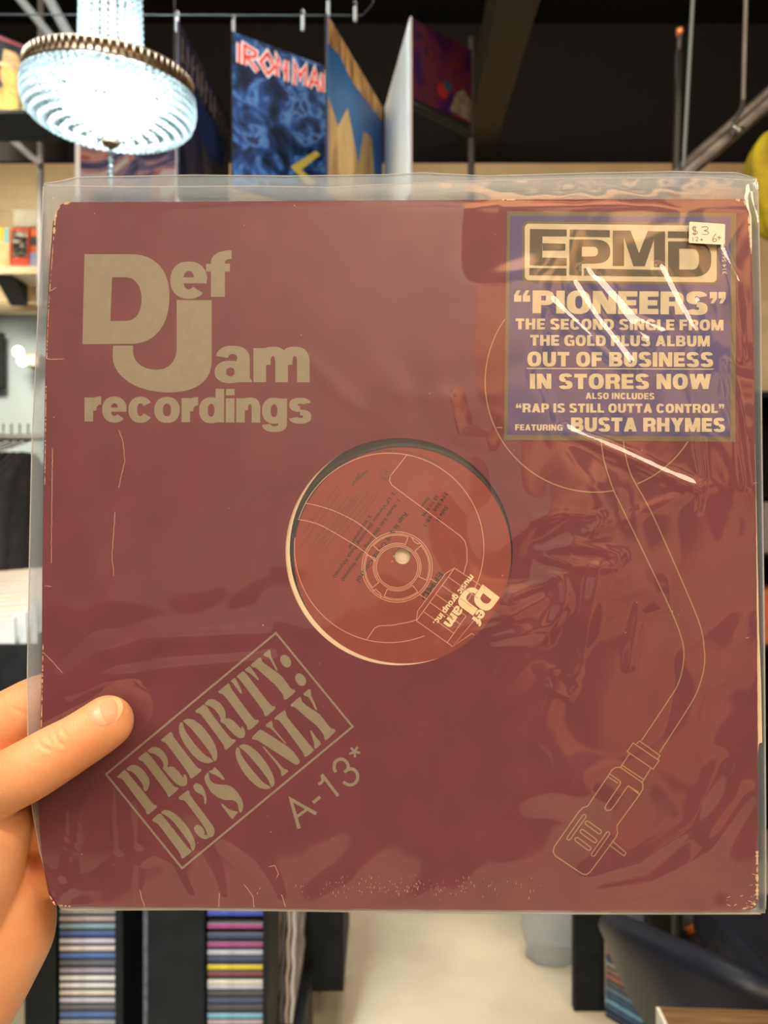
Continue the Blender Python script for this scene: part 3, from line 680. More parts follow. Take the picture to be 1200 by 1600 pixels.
# ------------------------------------------------------------------ clear plastic outer sleeve
def plastic(name, haze, ior, rough, tint):
    m = bpy.data.materials.new(name); m.use_nodes = True; nt = m.node_tree; nt.nodes.clear()
    out = nt.nodes.new('ShaderNodeOutputMaterial'); tr_ = nt.nodes.new('ShaderNodeBsdfTransparent'); df = nt.nodes.new('ShaderNodeBsdfDiffuse'); tl = nt.nodes.new('ShaderNodeBsdfTranslucent')
    gl = nt.nodes.new('ShaderNodeBsdfGlossy'); gl.inputs['Roughness'].default_value = rough
    df.inputs[0].default_value = (*tint, 1); tl.inputs[0].default_value = (*tint, 1)
    fr = nt.nodes.new('ShaderNodeFresnel'); ge = nt.nodes.new('ShaderNodeNewGeometry'); io = nt.nodes.new('ShaderNodeMix')
    io.inputs['A'].default_value = ior; io.inputs['B'].default_value = 1 / ior        # a thin film reflects alike from both sides
    nt.links.new(ge.outputs['Backfacing'], io.inputs['Factor']); nt.links.new(io.outputs['Result'], fr.inputs[0])
    a = nt.nodes.new('ShaderNodeMixShader'); a.inputs[0].default_value = .5; nt.links.new(df.outputs[0], a.inputs[1]); nt.links.new(tl.outputs[0], a.inputs[2])
    tc = nt.nodes.new('ShaderNodeTexCoord'); n = nt.nodes.new('ShaderNodeTexNoise'); n.inputs['Scale'].default_value = 900; n.inputs['Detail'].default_value = 3
    nt.links.new(tc.outputs['Object'], n.inputs['Vector'])
    mr = nt.nodes.new('ShaderNodeMapRange'); mr.inputs[1].default_value = .3; mr.inputs[2].default_value = .7; mr.inputs[3].default_value = haze * .95; mr.inputs[4].default_value = haze * 1.05
    nt.links.new(n.outputs['Fac'], mr.inputs[0])
    b = nt.nodes.new('ShaderNodeMixShader'); nt.links.new(mr.outputs[0], b.inputs[0]); nt.links.new(tr_.outputs[0], b.inputs[1]); nt.links.new(a.outputs[0], b.inputs[2])
    c = nt.nodes.new('ShaderNodeMixShader'); nt.links.new(fr.outputs[0], c.inputs[0]); nt.links.new(b.outputs[0], c.inputs[1]); nt.links.new(gl.outputs[0], c.inputs[2])
    nt.links.new(c.outputs[0], out.inputs[0]); return m
m_pl = plastic('clear_polythene', .07, 1.85, .045, (.85, .90, 1.0))
m_plb = plastic('clear_polythene_back', .50, 1.35, .15, (.64, .83, 1.0))
m_seam = plastic('folded_polythene', .55, 1.5, .2, (.92, .94, .96))
outer = sthing('plastic_sleeve', 'clear wrinkled polythene outer sleeve wrapped around the maroon record jacket', 'plastic sleeve')
def interp(P, x):
    for (a, u), (b, v) in zip(P, P[1:]):
        if x <= b: return u + (v - u) * max(0., min(1., (x - a) / (b - a)))
    return P[-1][1]
LEFT = [(272, 68), (290, 68), (400, 64), (480, 60), (690, 50), (880, 46), (1050, 43), (1180, 44), (1260, 50), (1330, 62), (1395, 80), (1420, 96)]
RIGHT = [(272, 1182), (300, 1184), (480, 1188), (700, 1190), (1000, 1194), (1300, 1196), (1420, 1196)]
BOT = [(60, 1417), (105, 1421), (300, 1420), (600, 1424), (900, 1427), (1190, 1427)]
TOPB = [(60, 288), (90, 284), (120, 277), (300, 273.5), (450, 275), (600, 273), (660, 270), (760, 275), (900, 271), (1050, 268), (1150, 270), (1184, 279)]
TOPF = [(60, 290), (200, 292), (400, 291), (520, 293), (600, 288), (700, 284), (900, 279), (1100, 277), (1184, 283)]
FOLDS = [  # (polyline, half width px, height mm)
 ([(885, 672), (960, 705), (1040, 742), (1085, 760)], 9, 1.5), ([(895, 445), (930, 500), (985, 570)], 7, 1.5), ([(915, 425), (955, 480), (1010, 535)], 7, 1.4), ([(1030, 420), (1060, 480), (1085, 520)], 6, 1.2), ([(860, 470), (940, 545), (985, 582)], 6, 1.1), ([(935, 440), (985, 500), (1030, 520)], 9, 1.2), ([(1080, 560), (1095, 520), (1085, 470)], 5, .8),
 ([(100, 1060), (150, 1020), (230, 998), (400, 990)], 16, 1.0), ([(110, 1085), (160, 1062), (260, 1045), (420, 1032)], 12, .7),
 ([(112, 1215), (108, 1290), (98, 1370)], 5, .8), ([(135, 1205), (128, 1290), (112, 1390)], 5, .7), ([(183, 1215), (184, 1290), (188, 1330)], 5, .5), ([(215, 1250), (218, 1320)], 6, .5),
 ([(215, 1400), (218, 1350), (240, 1335), (270, 1350), (295, 1400)], 5, .5), ([(315, 1330), (335, 1370), (345, 1405)], 9, .6), ([(355, 1312), (400, 1345), (425, 1385), (432, 1408)], 11, .7),
 ([(800, 930), (870, 905), (880, 950), (850, 985), (770, 1000)], 10, .7), ([(845, 860), (900, 850), (970, 868), (960, 885), (900, 885), (850, 868)], 9, .7), ([(845, 895), (880, 900), (885, 930), (860, 1000)], 8, .6),
 ([(935, 890), (925, 950), (905, 1050)], 12, .8), ([(1000, 950), (995, 1000), (985, 1040)], 10, .5), ([(835, 812), (880, 802), (940, 806), (930, 830)], 7, .5), ([(700, 985), (800, 960), (850, 935)], 9, .6),
 ([(840, 1045), (880, 1045), (905, 1070), (890, 1090), (860, 1075)], 6, .4), ([(700, 620), (715, 680), (760, 690)], 14, .6), ([(1095, 690), (1100, 740), (1090, 800)], 6, .6),
 ([(1110, 760), (1000, 800), (920, 830)], 10, .4), ([(930, 1395), (1020, 1380), (1110, 1330), (1170, 1240)], 14, .6), ([(920, 1370), (1000, 1350), (1080, 1290), (1130, 1190)], 14, .6),
 ([(90, 1412), (98, 1396), (106, 1392), (104, 1404)], 3, .5), ([(480, 560), (520, 600), (560, 640)], 14, .4), ([(1120, 380), (1150, 440), (1160, 560)], 6, .5), ([(1135, 570), (1150, 640), (1165, 760)], 7, .6)]
def seg_d(p, a, b):
    ab = b - a; t = max(0, min(1, (p - a).dot(ab) / ab.length_squared)); return (p - a - ab * t).length
FL = [([Vector(q) for q in P], wd, h, (min(q[0] for q in P) - 3 * wd, max(q[0] for q in P) + 3 * wd, min(q[1] for q in P) - 3 * wd, max(q[1] for q in P) + 3 * wd)) for P, wd, h in FOLDS]
def wrinkle(x, y):
    h = 0
    p = Vector((x / 165, y / 200, 0))
    q = p + .5 * Vector((noise.noise(p * 1.3 + Vector((5, 1, 2))), noise.noise(p * 1.3 + Vector((1, 7, 3))), 0))
    k = .20 + .80 * max(0, min(1, (x - 560) / 300)) * max(.35, min(1, 1.2 - abs(y - 850) / 520))
    k += .25 * max(0, min(1, (360 - x) / 250)) * max(0, min(1, (y - 900) / 200))
    h += k * (2.7 * noise.noise(q) + .85 * noise.noise(q * 2.1 + Vector((3, 3, 3))) + .08 * noise.noise(q * 4.3))
    P = Vector((x, y))
    for pts, wd, ht, (a, b, c, d_) in FL:
        if a < x < b and c < y < d_:
            dd = min(seg_d(P, u, v) for u, v in zip(pts, pts[1:])); h += ht * .75 * math.exp(-(dd / wd) ** 2)
    return h
def sstep(a, b, x): t = max(0., min(1., (x - a) / (b - a))); return t * t * (3 - 2 * t)
JL = sorted((q[1], q[0]) for q in OUT[3:17]); JR = [(311, 1166), (340, 1173), (480, 1178), (1000, 1184), (1424, 1185)]
def inside(x, y):
    l = interp(JL, y); r = interp(JR, y); b = interp(BOT, x) - 3
    return sstep(l - 16, l - 3, x) * (1 - sstep(r + 1, r + 9, x)) * sstep(276, 330, y) * (1 - sstep(b, b + 3.5, y))
def pl_sheet(name, top, front, nx, ny, m):
    V = []; Fs = []
    for j in range(ny + 1):
        for i in range(nx + 1):
            u = i / nx; v = j / ny
            x = 60 + u * 1130; y = interp(top, x) + v * (interp(BOT, x) - interp(top, x))
            x0, x1 = interp(LEFT, y), interp(RIGHT, y); x = x0 + u * (x1 - x0)
            y = interp(top, x) + v * (interp(BOT, x) - interp(top, x))
            if front:
                k = inside(x, y); w = -.9 + k * 1.6 + k * max(-.45, wrinkle(x, y)) * .9 + (1 - k) * .35 * noise.noise(Vector((x / 40, y / 25, 2)))
                dd = seg_d(Vector((x, y)), Vector((20, 1215)), Vector((165, 1130)))
                if dd < 90: w = w + (.3 - w) * (1 - sstep(25, 90, dd)) * k
                if y < 330: w += (1 - sstep(275, 310, y)) * .5
            else: w = -1.7 - inside(x, y) * 3.0 - (1 - sstep(275, 310, y)) * 2.0 + .25 * noise.noise(Vector((x / 60, y / 30, 7)))
            V.append(L(x, y, w))
    for j in range(ny):
        for i in range(nx):
            a = j * (nx + 1) + i; Fs.append((a, a + nx + 1, a + nx + 2, a + 1))
    return pydata(name, V, Fs, m, outer, smooth=True)
pl_sheet('front_film', TOPF, True, 290, 290, m_pl)
pl_sheet('back_film', TOPB, False, 120, 120, m_plb)
bm = bmesh.new()
LE = [(interp(LEFT, y), y) for y in range(292, 1420, 16)]; RE = [(interp(RIGHT, y), y) for y in range(284, 1424, 16)]
tube(bm, [L(x, y, -1.5) for x, y in LE], .00032, 6); bobj('side_seam', bm, m_seam, outer, True)
bm = tube(bmesh.new(), [L(x, y, -1.5) for x, y in RE], .0004, 6); bobj('side_seam', bm, m_seam, outer, True)
bm = bmesh.new()
tube(bm, [L(x, interp(BOT, x), -1.4) for x in range(96, 1196, 12)], .00055, 6)
bobj('bottom_fold', bm, m_seam, outer, True)
bm = bmesh.new()
tube(bm, [L(x, interp(TOPB, x), -3.4) for x in range(70, 1186, 10)], .00022, 6); tube(bm, [L(x, interp(TOPF, x), -.2) for x in range(70, 1184, 10)], .0002, 6)
bobj('open_lip', bm, m_seam, outer, True)
# price sticker on the plastic
m_white = mat('white_sticker_paper', (.80, .73, .58), .6, var=.04, scale=100)
pr = slab('price_sticker', y4((936, 53), (1108, 65), (1113, 70), (1110, 166), (1104, 170), (932, 161), (928, 156), (931, 57)), 1.9, 2.05, m_white, outer)
pr['label'] = 'small white price sticker with handwritten pen figures'
g = Ink()
for P in ([(968, 84), (955, 80), (946, 86), (952, 95), (968, 102), (972, 110), (960, 117), (944, 112)], [(992, 82), (1012, 78), (1026, 84), (1020, 94), (1006, 98), (1024, 103), (1028, 112), (1014, 119), (994, 115)],
          [(1066, 113), (1054, 130), (1049, 146), (1056, 154), (1068, 150), (1068, 142), (1058, 139), (1051, 145)]):
    g.line(catmull(y4(*P), 4), .9)
for P in ([(952, 74), (956, 122)], [(960, 74), (963, 121)], [(948, 132), (950, 152)], [(1070, 132), (1094, 134)], [(1083, 124), (1081, 146)], [(986, 143), (1000, 144)], [(993, 137), (992, 150)]): g.line(y4(*P), .8)
g.line(catmull(y4((960, 136), (970, 131), (975, 138), (964, 150), (978, 151)), 4), .8)
g.build('handwriting', mat('pen_ink', (.10, .075, .075), .5, var=.1), pr, 2.08)

# ------------------------------------------------------------------ the hand
def skin_material():
    m = mat('skin', (.84, .44, .235), .42, col2=(.78, .365, .18), scale=45, bump=.0, spec=.35)
    nt = m.node_tree; b = nt.nodes['Principled BSDF']
    b.inputs['Subsurface Weight'].default_value = .25; b.inputs['Subsurface Radius'].default_value = (1, .35, .15); b.inputs['Subsurface Scale'].default_value = .004
    tc = nt.nodes.new('ShaderNodeTexCoord'); v = nt.nodes.new('ShaderNodeTexVoronoi'); v.inputs['Scale'].default_value = 900
    nz = nt.nodes.new('ShaderNodeTexNoise'); nz.inputs['Scale'].default_value = 260; nz.inputs['Detail'].default_value = 4
    mp = nt.nodes.new('ShaderNodeMapping'); mp.inputs['Rotation'].default_value = (0, -.45, 0); mp.inputs['Scale'].default_value = (2.2, 1, .7)
    nt.links.new(tc.outputs['Object'], mp.inputs[0]); nt.links.new(mp.outputs[0], v.inputs['Vector']); nt.links.new(mp.outputs[0], nz.inputs['Vector'])
    ad = nt.nodes.new('ShaderNodeMath'); ad.operation = 'ADD'; nt.links.new(v.outputs['Distance'], ad.inputs[0]); nt.links.new(nz.outputs['Fac'], ad.inputs[1])
    bp = nt.nodes.new('ShaderNodeBump'); bp.inputs['Strength'].default_value = .22; bp.inputs['Distance'].default_value = .0006
    nt.links.new(ad.outputs[0], bp.inputs['Height']); nt.links.new(bp.outputs[0], b.inputs['Normal'])
    return m
CH = [  # px, py, w mm, radius px
 [(-95, 1330, -10, 62), (-50, 1262, -2, 54), (0, 1227, 8, 48), (45, 1204, 13.5, 47), (85, 1180, 13.4, 45), (118, 1161, 12.6, 42), (148, 1142, 12, 41.5), (167, 1128, 11.4, 40)],
 [(-60, 1245, -10, 60), (-12, 1288, -1, 58), (-30, 1345, -4, 68), (-66, 1420, -8, 80), (-135, 1560, -18, 100)],
 [(-20, 1260, -22, 60), (8, 1330, -24, 52), (18, 1395, -25, 68), (8, 1455, -26, 82), (-38, 1525, -27, 92), (-110, 1620, -29, 108), (-190, 1740, -30, 112)],
 [(-60, 1200, -22, 64), (-10, 1142, -21, 55), (60, 1104, -20, 52), (150, 1072, -19, 46), (240, 1046, -18, 42), (305, 1030, -17, 36)],
 [(-60, 1250, -22, 60), (0, 1215, -22, 54), (90, 1190, -21, 50), (210, 1165, -19, 46), (300, 1150, -18, 42), (370, 1140, -17, 36)],
 [(-50, 1300, -28, 52), (20, 1290, -26, 46), (110, 1280, -21, 48), (220, 1268, -19, 44), (300, 1258, -18, 40), (355, 1250, -17, 34)],
 [(-30, 1370, -32, 46), (40, 1362, -27, 38), (110, 1362, -21, 38), (200, 1358, -18, 38), (260, 1352, -17, 33), (300, 1348, -16.5, 29)],
]
K = 1 / 3.53
def hand_mesh():
    bm = bmesh.new()
    for ch in CH:
        P = []
        for a, b in zip(ch, ch[1:]):
            n_ = max(2, int(math.dist(a[:2], b[:2]) / 9))
            for i in range(n_): t = i / n_; P.append([a[k] + (b[k] - a[k]) * t for k in range(4)])
        P.append(list(ch[-1]))
        for _ in range(2):
            P = [P[0]] + [[(P[i - 1][k] + 2 * P[i][k] + P[i + 1][k]) / 4 for k in range(4)] for i in range(1, len(P) - 1)] + [P[-1]]
        for px, py, w, r in P:
            c = SM @ L(px, py, w); q = bmesh.ops.create_icosphere(bm, subdivisions=3, radius=r * K / 1000)
            for v in q['verts']: v.co = v.co + c
    me = bpy.data.meshes.new('hand'); bm.to_mesh(me); bm.free()
    o = bpy.data.objects.new('hand', me); C.objects.link(o)
    md = o.modifiers.new('r', 'REMESH'); md.mode = 'VOXEL'; md.voxel_size = .00085
    sm = o.modifiers.new('s', 'SMOOTH'); sm.factor = .5; sm.iterations = 30
    bpy.context.view_layer.update()
    m2 = bpy.data.meshes.new_from_object(o.evaluated_get(bpy.context.evaluated_depsgraph_get()))
    o.modifiers.clear(); o.data = m2; bpy.data.meshes.remove(me)
    return o
hand = hand_mesh()
hand.data.materials.clear(); hand.data.materials.append(skin_material())
CR = [([(0, 1275), (22, 1266), (40, 1258), (60, 1246)], 3.6, 1.6), ([(56, 1150), (60, 1160), (68, 1168), (78, 1172)], 2.6, .8), ([(84, 1138), (86, 1150), (92, 1160), (98, 1165)], 2.6, .8), ([(71, 1144), (75, 1155), (83, 1164)], 2.4, .5), ([(96, 1134), (99, 1144), (104, 1150)], 2.4, .4), ([(108, 1210), (112, 1200)], 3, .4),
      ([(0, 1292), (20, 1284), (45, 1276)], 3, .35), ([(45, 1300), (44, 1340), (46, 1380)], 4, .4), ([(20, 1106), (40, 1116), (56, 1124)], 3, .4), ([(48, 1122), (60, 1128)], 3, .4)]
CRV = [([Vector(p) for p in P], wd, dp) for P, wd, dp in CR]
for v in hand.data.vertices:
    p = v.co - EYE
    if p.y <= 0: continue
    px, py = 600 + F * p.x / p.y, 800 - F * p.z / p.y
    if -20 < px < 130:
        wv = (D0 - p.dot(SY)) * 1000
        for P, wd, dp in CRV:
            d_ = min(seg_d(Vector((px, py)), a, b) for a, b in zip(P, P[1:]))
            if d_ < 3 * wd and (wv > -14): v.co = v.co + p.normalized() * (dp / 1000) * math.exp(-(d_ / wd) ** 2)
hand.data.polygons.foreach_set('use_smooth', [True] * len(hand.data.polygons))
tag(hand, 'left hand of the person holding up the sleeve, thumb pressed on its lower left front', 'hand')
bpy.context.view_layer.update()
bvh = BVHTree.FromObject(hand, bpy.context.evaluated_depsgraph_get())
def on_hand(px, py, lift):
    ray = Vector(((px - 600) / F, 1, -(py - 800) / F)).normalized()
    h = bvh.ray_cast(EYE, ray)
    return h[0] + h[1] * lift if h[0] else None
# thumb nail: rows run across the nail, columns from cuticle to tip
cut = catmull([(152, 1104), (143, 1111), (139, 1118), (143, 1126), (152, 1132), (162, 1134.5)], 5)
tip = catmull([(170, 1092), (180, 1090.5), (188, 1096), (191, 1106), (188, 1118), (180, 1128)], 5)
V = []; Fs = []; nr, nc = len(cut), 15
for i in range(nr):
    for j in range(nc):
        t = j / (nc - 1); x = cut[i][0] + (tip[i][0] - cut[i][0]) * t; y = cut[i][1] + (tip[i][1] - cut[i][1]) * t
        e = min(1, 3 * min(i, nr - 1 - i) / nr) * min(1, 6 * t + .1)
        q = on_hand(x, y, .0001 + .0005 * e); V.append(q if q else on_hand(150, 1125, .0003))
for i in range(nr - 1):
    for j in range(nc - 1): a = i * nc + j; Fs.append((a, a + 1, a + nc + 1, a + nc))
m_nail = mat('nail', (.85, .40, .25), .42, col2=(.83, .36, .22), scale=60, spec=.25)
ml = mat('nail_free_edge', (.88, .55, .28), .35); mlu = mat('nail_lunula', (.87, .47, .32), .42)
nl = pydata('thumbnail', V, Fs, [m_nail, ml, mlu], hand, smooth=True)
for k, p in enumerate(nl.data.polygons):
    j = k % (nc - 1); i = k // (nc - 1)
    p.material_index = 1 if j >= nc - 3 else (2 if j < 3 + 2 * math.sin(PI * i / nr) else 0)

# ------------------------------------------------------------------ background
m_chrome = mat('brushed_steel', (.42, .44, .46), .3, metal=.9, var=.05)
m_steel = mat('grey_painted_steel', (.22, .22, .23), .45, var=.1)
m_pale = mat('pale_blue_steel', (.46, .58, .72), .35, var=.05)
m_blk = mat('black_laminate', (.008, .010, .011), .6, var=.3, scale=30, spec=.2)
m_blk2 = mat('charcoal_laminate', (.007, .011, .013), .55, var=.2, scale=20, spec=.2)

# chandelier ---------------------------------------------------------------
m_bead = bpy.data.materials.new('crystal_bead'); m_bead.use_nodes = True
nt = m_bead.node_tree; nt.nodes.clear()
o_ = nt.nodes.new('ShaderNodeOutputMaterial'); t_ = nt.nodes.new('ShaderNodeBsdfTranslucent'); t_.inputs[0].default_value = (.80, .95, .97, 1)
g_ = nt.nodes.new('ShaderNodeBsdfGlossy'); g_.inputs['Roughness'].default_value = .08; d_ = nt.nodes.new('ShaderNodeBsdfTransparent')
lw_ = nt.nodes.new('ShaderNodeLayerWeight'); lw_.inputs[0].default_value = .35
nz_ = nt.nodes.new('ShaderNodeTexNoise'); nz_.inputs['Scale'].default_value = 120
rp_ = nt.nodes.new('ShaderNodeValToRGB'); rp_.color_ramp.elements[0].color = (.62, .86, .90, 1); rp_.color_ramp.elements[1].color = (.92, 1, 1, 1)
nt.links.new(nz_.outputs['Fac'], rp_.inputs[0]); nt.links.new(rp_.outputs[0], t_.inputs[0])
a_m = nt.nodes.new('ShaderNodeMixShader'); a_m.inputs[0].default_value = .25; nt.links.new(t_.outputs[0], a_m.inputs[1]); nt.links.new(d_.outputs[0], a_m.inputs[2])
b_m = nt.nodes.new('ShaderNodeMixShader'); nt.links.new(lw_.outputs['Fresnel'], b_m.inputs[0]); nt.links.new(a_m.outputs[0], b_m.inputs[1]); nt.links.new(g_.outputs[0], b_m.inputs[2])
nt.links.new(b_m.outputs[0], o_.inputs[0])
m_bronze = mat('aged_bronze', (.20, .15, .10), .4, metal=.7, var=.3, scale=60)
CD = 1.2; CP = at(173, 126, CD)
ch = thing('chandelier', 'round crystal bead chandelier glowing white at the upper left', 'chandelier', CP, (math.radians(8), math.radians(3), 0))
ch.scale = (.628, .628, .628)
def beads(pts, r):
    bm = bmesh.new()
    for p in pts:
        q = bmesh.ops.create_icosphere(bm, subdivisions=2, radius=r)
        for v in q['verts']: v.co += Vector(p)
    return bm
def hoop(R, z, r): n_ = int(2 * PI * R / (2.15 * r)); return [(R * math.cos(2 * PI * k / n_), R * math.sin(2 * PI * k / n_), z) for k in range(n_)]
RR = .205
bm = bmesh.new(); lathe(bm, [(RR - .006, .016), (RR, .018), (RR + .002, .012), (RR - .002, .010), (RR - .002, -.010), (RR + .002, -.012), (RR, -.018), (RR - .006, -.016), (RR - .006, .016)], 72)
for k in range(72):
    a = 2 * PI * k / 72; c, s = math.cos(a), math.sin(a); tube(bm, [((RR + .001) * c, (RR + .001) * s, -.014), ((RR + .001) * c, (RR + .001) * s, .014)], .0035, 6)
bobj('rim_band', bm, m_bronze, ch, True)
for R, z in ((.207, -.028), (.209, -.044), (.209, -.060), (.206, -.076), (.200, -.092), (.186, -.106), (.165, -.118), (.140, -.127), (.112, -.135), (.082, -.142), (.052, -.148)):
    bobj('bead_hoop', beads(hoop(R, z, .0082), .0082), m_bead, ch, True)
for R, z in ((.182, -.030), (.160, -.036), (.138, -.040)): bobj('bead_hoop', beads(hoop(R, z, .0075), .0075), m_bead, ch, True)
for k in range(22):
    a = 2 * PI * k / 22
    bobj('bead_strand', beads([((.070 + .018 * math.exp(-i / 5)) * math.cos(a), (.070 + .018 * math.exp(-i / 5)) * math.sin(a), -.01 + .0155 * i) for i in range(27)], .0074), m_bead, ch, True)
bm = bmesh.new(); lathe(bm, [(.0, -.150), (.024, -.150), (.022, -.157), (.006, -.168), (0, -.170)], 20); bobj('finial', bm, m_bronze, ch, True)
bobj('pendant_strand', beads([(0, 0, -.178 - .0165 * i) for i in range(6)], .0084), m_bead, ch, True)
m_bulb = mat('lit_bulb', (1, 1, 1), .5, emis=(.93, 1, 1), estr=14)
for k in range(6):
    a = 2 * PI * k / 6; bm = bmesh.new(); bmesh.ops.create_uvsphere(bm, u_segments=16, v_segments=10, radius=.024)
    for v in bm.verts: v.co = Vector((v.co.x + .1 * math.cos(a), v.co.y + .1 * math.sin(a), v.co.z * 1.2 - .06))
    bobj('bulb', bm, m_bulb, ch, True)
bm = bmesh.new(); tube(bm, [(0, 0, -.15), (0, 0, .9)], .006, 10); bobj('stem', bm, m_bronze, ch)
pl = bpy.data.lights.new('chandelier_glow', 'POINT'); pl.energy = 15; pl.color = (.90, .98, 1); pl.shadow_soft_size = .05
po = bpy.data.objects.new('chandelier_glow', pl); C.objects.link(po); po.parent = ch; po.location = (0, 0, -.05)
pl = bpy.data.lights.new('chandelier_glow', 'POINT'); pl.energy = 1.6; pl.color = (.90, .98, 1); pl.shadow_soft_size = .03
po = bpy.data.objects.new('chandelier_glow', pl); C.objects.link(po); po.parent = ch; po.location = (0, 0, .14)

# record covers hanging on a wire ---------------------------------------------
def cover(name, label, x0, z0, y0, x1, y1, h, front, back, thick=.004, group=None, cat='record cover'):
    """upright board from (x0,y0) to (x1,y1), top at z0; its printed face looks to the left of that line's right-hand side"""
    dx, dy = x1 - x0, y1 - y0; w = math.hypot(dx, dy)
    t = thing(name, label, cat, (x0, y0, z0 - h), (0, 0, math.atan2(dy, dx)), group)
    bobj('card', bx(0, w, 0, thick, 0, h, bev=.0008), back, t)
    bobj('printed_front', bx(.002, w - .002, -.0008, -.0002, .002, h - .002), front, t)
    return t, w, h
TOP = 1.5 + .878
def hang(px, py_l, px_r, py_r, full=.315, H=.878):
    """corner positions of a hanging cover from its two top corners"""
    ya = H * F / (800 - py_l); xa = (px - 600) / F * ya; yb = H * F / (800 - py_r); xb = (px_r - 600) / F * yb
    d = Vector((xb - xa, yb - ya)); d = d.normalized() * full
    return xa, ya, xa + d.x, ya + d.y
m_cardb = mat('dark_card', (.02, .02, .025), .8, spec=.1)
m_artblue = art('blue_night_print', [(.34, (.006, .010, .022)), (.46, (.012, .028, .085)), (.55, (.022, .065, .21)), (.62, (.075, .19, .42)), (.66, (.02, .035, .10))], 17, 2.)
xa, ya, xb, yb = hang(362, 48, 510, 103, H=.965)
c1, w1, h1 = cover('record_cover', 'dark blue record cover with red angular title hanging in front of the ceiling', xa, 1.5 + .965, ya, xb, yb, .315, m_artblue, m_cardb, group=None)
class Flat:
    """strokes on a cover's own face, x across and z up in metres"""
    def __init__(s): s.i = Ink()
    def build(s, name, m, parent, y): return pydata(name, [(x, y - h / 1000, z) for (x, z), h in zip(s.i.v, s.i.h)], s.i.f, m, parent)
ANG = {'I': ([[(0, 0), (0, 1)]], .25), 'R': ([[(0, 0), (0, 1), (.55, .85), (.55, .6), (.1, .45), (.65, -.12)]], .8), 'O': ([[(.36, 1), (.72, .42), (.38, -.05), (0, .42), (.36, 1), (.5, .8)]], .85), 'N': ([[(0, 0), (0, 1), (.5, .25), (.5, 1.0)], [(.5, .9), (.5, -.1)]], .72),
       'M': ([[(0, -.12), (0, 1), (.3, .4), (.6, 1), (.6, 0)]], .8), 'A': ([[(0, 0), (.3, 1), (.6, 0)], [(.12, .35), (.5, .35)]], .75), 'D': ([[(0, .05), (0, .95), (.5, .6), (.5, .4), (0, .05)]], .7), 'E': ([[(.5, 1), (0, .9), (0, .1), (.5, 0)], [(0, .5), (.4, .5)]], .65), ' ': ([], .2)}
def ang_text(text, x0, z0, x1, h):
    x = 0; lay = []
    for c in text: lay.append((x, ANG[c][0])); x += ANG[c][1]
    k = (x1 - x0) / (x - .2); return [[(x0 + (a + px) * k, z0 + pz * h) for px, pz in st] for a, sts in lay for st in sts]
strokes = ang_text('IRON MAIDEN', .016, .255, .298, .040)
f = Flat(); [f.i.line(s, .0125) for s in strokes]; f.build('title_outline', mat('white_print', (.75, .70, .72), .5), c1, -.0009)
f = Flat(); [f.i.line(s, .0062) for s in strokes]; f.build('title_lettering', mat('red_print', (.62, .02, .03), .5), c1, -.0012)
f = Flat(); f.i.poly([(.272, .205), (.30, .245), (.312, .24), (.312, .13), (.295, .14), (.285, .18)]); f.build('crimson_patch', mat('crimson_print', (.22, .015, .03), .5), c1, -.0009)
f = Flat(); f.i.poly([(.13, .075), (.19, .125), (.20, .118), (.155, .075), (.19, .055), (.17, .045)]); f.build('yellow_patch', mat('yellow_print', (.50, .38, .06), .5), c1, -.0009)
xa, ya, xb, yb = hang(511, 20, 594, 160)
m_sand = art('sand_stone_print', [(.3, (.22, .13, .05)), (.5, (.50, .33, .13)), (.7, (.68, .50, .24))], 14, 4., stretch=(1, 1, .3))
c2, w2, h2 = cover('record_cover', 'sky blue and sandy record cover hanging steeply angled beside the red-titled one', xa, TOP, ya, xb, yb, .315, mat('sky_blue_print', (.02, .16, .42), .45, col2=(.015, .10, .32), scale=6), m_cardb)
f = Flat(); f.i.poly([(.004, .004), (.004, .17), (.05, .14), (.10, .20), (.16, .12), (.19, .20), (.24, .21), (.27, .10), (.31, .06), (.31, .004)]); f.build('sandy_print', m_sand, c2, -.0010)
f = Flat(); f.i.poly([(.0025, .312), (.312, .312), (.312, .28), (.24, .272), (.12, .262), (.06, .275), (.0025, .262)]); f.build('tan_heading_band', art('tan_band_print', [(.35, (.10, .05, .03)), (.5, (.42, .24, .10)), (.65, (.60, .40, .18))], 22, 1., stretch=(1, 1, .4)), c2, -.0010)
# white one: near edge on the right
yr = .878 * F / (800 - 25); xr = (641 - 600) / F * yr
ylf = yr + .297; xlf = (601 - 600) / F * ylf
cover('record_cover', 'plain white record back hanging almost edge-on', xlf, TOP, ylf, xr, yr, .315, mat('white_card', (.72, .84, .92), .55, var=.03), mat('grey_card', (.30, .28, .30), .6))
# purple one further back, on a dark board
P0 = at(643, 28, 2.9); P1 = at(737, 78, 3.10)
c4, w4, h4 = cover('record_cover', 'purple and red record cover propped on a dark ledge, right of the white one', P0.x, P0.z, P0.y, P1.x, P1.y, .315, art('purple_red_print', [(.34, (.012, .003, .032)), (.45, (.035, .004, .030)), (.54, (.065, .008, .010)), (.62, (.022, .003, .024))], 5, 9.), m_cardb)
f = Flat(); f.i.poly([(w4 * .62, .02), (w4 * .72, .10), (w4 * .85, .13), (w4 * .98, .10), (w4 * .98, .01)]); f.build('cream_patch', mat('cream_print', (.10, .08, .055), .8, var=.3, scale=30, spec=.1), c4, -.001)
f = Flat(); f.i.disc(w4 * .50, .085, .030); f.build('red_patch', mat('scarlet_print', (.16, .008, .008), .8, spec=.1), c4, -.0011)
f = Flat(); f.i.disc(w4 * .58, .115, .022); f.build('teal_patch', mat('teal_print', (.01, .03, .045), .8, spec=.1), c4, -.0012)
L0 = at(636, 152, 2.88); L1 = at(738, 192, 3.08)
m_dkst = mat('dark_steel', (.05, .05, .05), .5, var=.1)
